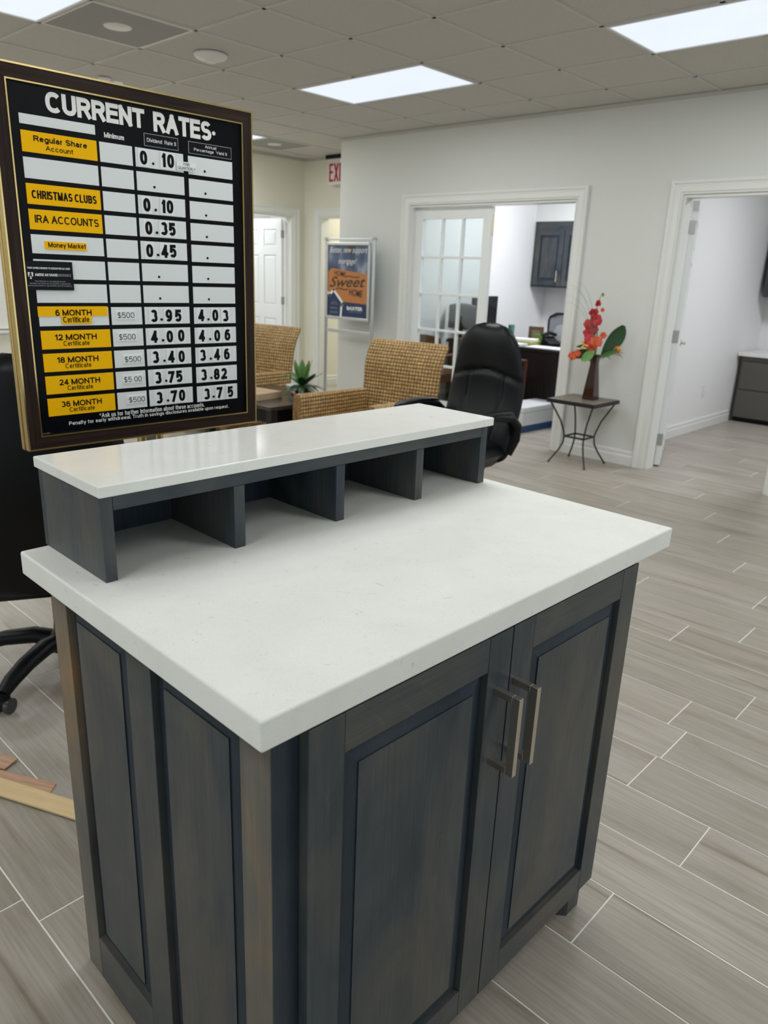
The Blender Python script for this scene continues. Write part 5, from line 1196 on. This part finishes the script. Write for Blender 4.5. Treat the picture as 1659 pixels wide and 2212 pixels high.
g = thing('picture_frame', 'brown picture frame standing on the desk behind the green cup', 'picture frame', (-4.55, 7.27, DZ), math.radians(12)); box('frame', 'frame_brown', (-.085, .085, -.01, .01, 0, .17), g, bevel=.003); box('photo', 'photo_print', (-.045, .045, -.013, -.0105, .04, .13), g)
g = thing('pencil_cup', 'green square cup on the desk', 'cup', (-4.40, 7.12, DZ)); cupm = MB().box(-.06, .06, -.035, .035, 0, .008); [cupm.box(*q, .008, .105) for q in ((-.06, .06, -.035, -.030), (-.06, .06, .030, .035), (-.06, -.055, -.030, .030), (.055, .06, -.030, .030), (-.003, .003, -.030, .030))]; cupm.obj('body', 'green_plastic', g)
clutter('paper_tray', 'yellow-topped stack of folders on the desk', 'folder stack', (-.14, .14, -.10, .10, 0, .045), 'yellow_paper', (-4.44, 6.88, DZ)); clutter('paper_stack', 'stack of white papers on top of the yellow folders', 'papers', (-.13, .13, -.09, .09, 0, .02), 'paper', (-4.44, 6.88, DZ+.0455), .2)
clutter('paper_stack', 'white papers spread along the front edge of the desk', 'papers', (-.24, .24, -.12, .12, 0, .012), 'paper', (-4.02, 6.74, DZ), .04); clutter('paper_stack', 'loose white sheets beside the mesh chair back', 'papers', (-.15, .15, -.11, .11, 0, .03), 'paper', (-3.90, 7.05, DZ), .5)
clutter('notebook', 'teal notebook at the right end of the desk', 'notebook', (-.10, .10, -.08, .08, 0, .045), 'teal_paper', (-3.70, 6.80, DZ), .1)
clutter('paper_stack', 'pale green papers at the left of the desk front', 'papers', (-.10, .10, -.07, .07, 0, .025), 'paper', (-4.42, 6.70, DZ), -.1)
g = thing('desk_phone', 'black desk phone leaning on the desk among papers', 'phone', (-4.21, 7.03, DZ), math.radians(-15)); MB().prism([(-.07, 0), (.07, 0), (.07, .03), (-.05, .10)], -.08, .08, 'y').obj('body', 'black_plastic', g, bevel=.004); MB().tube([(-.04, -.10, .11), (-.03, 0, .135), (-.04, .10, .11)], .018, 8).obj('handset', 'black_plastic', g, smooth=60)
g = thing('desk_fan', 'small grey desk fan between the papers and the mesh chair', 'fan', (-4.22, 7.26, DZ)); MB().lathe([(.07, 0), (.07, .012), (.02, .02), (.012, .05)], 20).obj('base', 'mesh_grey', g); MB().tube([(0, -.03, .13), (0, .03, .13)], .085, 24).obj('housing', 'cellophane', g, smooth=40); MB().tube([(0, 0, .02), (0, 0, .08)], .012, 8).obj('neck', 'black_plastic', g)
# guest chairs
def guest(label):
    t = thing('guest_chair', label, 'chair', group='brown leather guest chairs')
    def bk(a, b, o): s = 2*a-1; return (-.24-.05*b+.05*s*s+o, .25*s, .40+.41*b*(1-.06*s**4))
    grid_solid(14, 14, lambda a, b: bk(a, b, .03*(1-(2*a-1)**6)*(1-(2*b-1)**6)), lambda a, b: bk(a, b, -.04)).obj('backrest', 'brown_leather', t, smooth=60)
    MB().tube([bk(k/12, 1, -.015) for k in range(13)], .020, 8).obj('top_rail', 'mahogany', t, smooth=60)
    grid_solid(10, 10, lambda a, b: (.25*(2*a-1), .25*(2*b-1), .44+.04*(1-(2*a-1)**4)*(1-(2*b-1)**4)), lambda a, b: (.25*(2*a-1), .25*(2*b-1), .36)).obj('seat', 'brown_leather', t, smooth=50)
    for s in (-1, 1):
        MB().tube([(-.26, s*.27, .62), (0, s*.29, .64), (.20, s*.28, .62)], .018, 8).obj('armrest', 'mahogany', t, smooth=60)
        MB().tube([(.20, s*.27, 0), (.20, s*.28, .62)], [.014, .020], 8).obj('leg', 'mahogany', t); MB().tube([(-.24, s*.25, 0), (-.26, s*.27, .62)], [.014, .020], 8).obj('leg', 'mahogany', t)
    return t
gc = guest('brown leather guest chair behind the closed glass door'); gc.location = (-5.02, 6.13, 0); gc.rotation_euler = (0, 0, math.radians(90))
g2 = copy_tree(gc); g2['label'] = 'brown leather guest chair hidden mostly by the black office chair'; g2.location = (-4.37, 6.20, 0); g2.rotation_euler = (0, 0, math.radians(90))
# storage box
sb = thing('storage_box', 'white lidded plastic box with a blue base on the office floor', 'storage box', (-3.795, 5.975, 0), math.radians(-2))
box('base', 'blue_plastic', (-.28, -.002, 0.002, .60, 0.0, .062), sb, bevel=.003); box('body', 'white_plastic', (-.278, -.004, .004, .598, .0622, .195), sb, bevel=.006); box('lid', 'box_lid', (-.288, .006, -.006, .61, .1952, .243), sb, bevel=.008)
box('latch', 'satin_steel', (-.10, -.065, -.012, -.006, .17, .21), sb)
# upper cabinet
uc = thing('wall_cabinet', 'dark grey upper cabinet on the office back wall', 'cabinet', (-5.34, 8.30, 0))
box('carcase', 'stain_vertical', (0, 1.24, .02, .329, 1.305, 2.058), uc); box('face_frame', 'stain_vertical', (0, .05, 0, .02, 1.305, 1.955), uc); box('top_rail', 'stain_horizontal', (0, 1.24, 0, .02, 1.955, 2.058), uc); box('bottom_rail', 'stain_horizontal', (.05, 1.24, 0, .02, 1.305, 1.335), uc)
for k in range(3):
    x = .03+.395*k; d = raised_door('door', uc, x, x+.385, 1.325, 1.962, -.0205, .019, .062)
    hx = x+.345; MB().box(hx-.006, hx+.006, -.052, -.042, 1.37, 1.50).box(hx-.006, hx+.006, -.042, -.020, 1.37, 1.382).box(hx-.006, hx+.006, -.042, -.020, 1.488, 1.50).obj('handle', 'nickel', d)

# right-hand office: base cabinet with counter, upper cabinet, outlet
fc = thing('lateral_file_cabinet', 'grey-brown two-drawer lateral cabinet at the back of the right-hand office', 'cabinet', (-2.76, 8.50, 0))
box('carcase', 'laminate_grey', (0, .95, .02, .58, .05, .70), fc); box('toe_kick', 'black_plastic', (.01, .95, .05, .07, 0, .05), fc); box('top_rail', 'laminate_grey', (0, .95, .0, .02, .655, .70), fc)
box('drawer', 'laminate_grey', (.02, .93, 0.0, .018, .355, .645), fc, bevel=.003); box('drawer', 'laminate_grey', (.02, .93, 0.0, .018, .055, .345), fc, bevel=.003)
c2 = box('countertop', 'quartz', (-2.79, -1.70, 8.47, 9.09, .7005, .740), None, bevel=.003); tag(c2, 'pale stone worktop over the lateral cabinet in the right-hand office', 'countertop')
uc2 = thing('wall_cabinet', 'dark upper cabinet cut by the right edge of the photo in the far office', 'cabinet', (-2.745, 8.76, 0))
box('carcase', 'stain_vertical', (0, 1.0, .02, .335, 1.305, 2.06), uc2); box('door', 'stain_vertical', (0.0, .49, 0, .0198, 1.31, 2.055), uc2, bevel=.002); box('door', 'stain_vertical', (.50, .99, 0, .0198, 1.31, 2.055), uc2, bevel=.002)
ol = thing('wall_outlet', 'white power outlet on the wall of the right-hand office', 'outlet', (-2.80, 7.68, .39)); box('cover_plate', 'white_plastic', (0, .006, -.036, .036, -.058, .058), ol, bevel=.002)
for z in (-.022, .022): box('socket', 'sign_white', (.006, .009, -.016, .016, z-.014, z+.014), ol, bevel=.001)

# wood offcuts on the floor left of the cabinet
def strip(label, p0, p1, w, m, z, th=.005, cut=0.0):
    P0, P1 = Vector(p0), Vector(p1); L = (P1-P0).length; a = math.atan2(P1.y-P0.y, P1.x-P0.x)
    o = MB().prism([(-L/2, -w/2), (L/2+cut, -w/2), (L/2-cut, w/2), (-L/2, w/2)], 0, th, 'z').obj('wood_strip', m, None, loc=((P0.x+P1.x)/2, (P0.y+P1.y)/2, z), rot=(0, 0, a))
    return tag(o, label, 'wood strip', 'thin wood offcuts on the floor')
strip('long pale yellow wood strip on the floor left of the cabinet', (-2.30, .39), (-1.50, .750), .057, 'yellow_wood', .0042)
strip('short pinkish wood strip tucked along the yellow one', (-2.10, .515), (-1.8175, .661), .044, 'pink_wood', .0003, th=.0036, cut=.006)
strip('pale wood offcut lying over the end of the pinkish strip', (-2.22, .518), (-2.00, .622), .050, 'pink_wood', .0042)
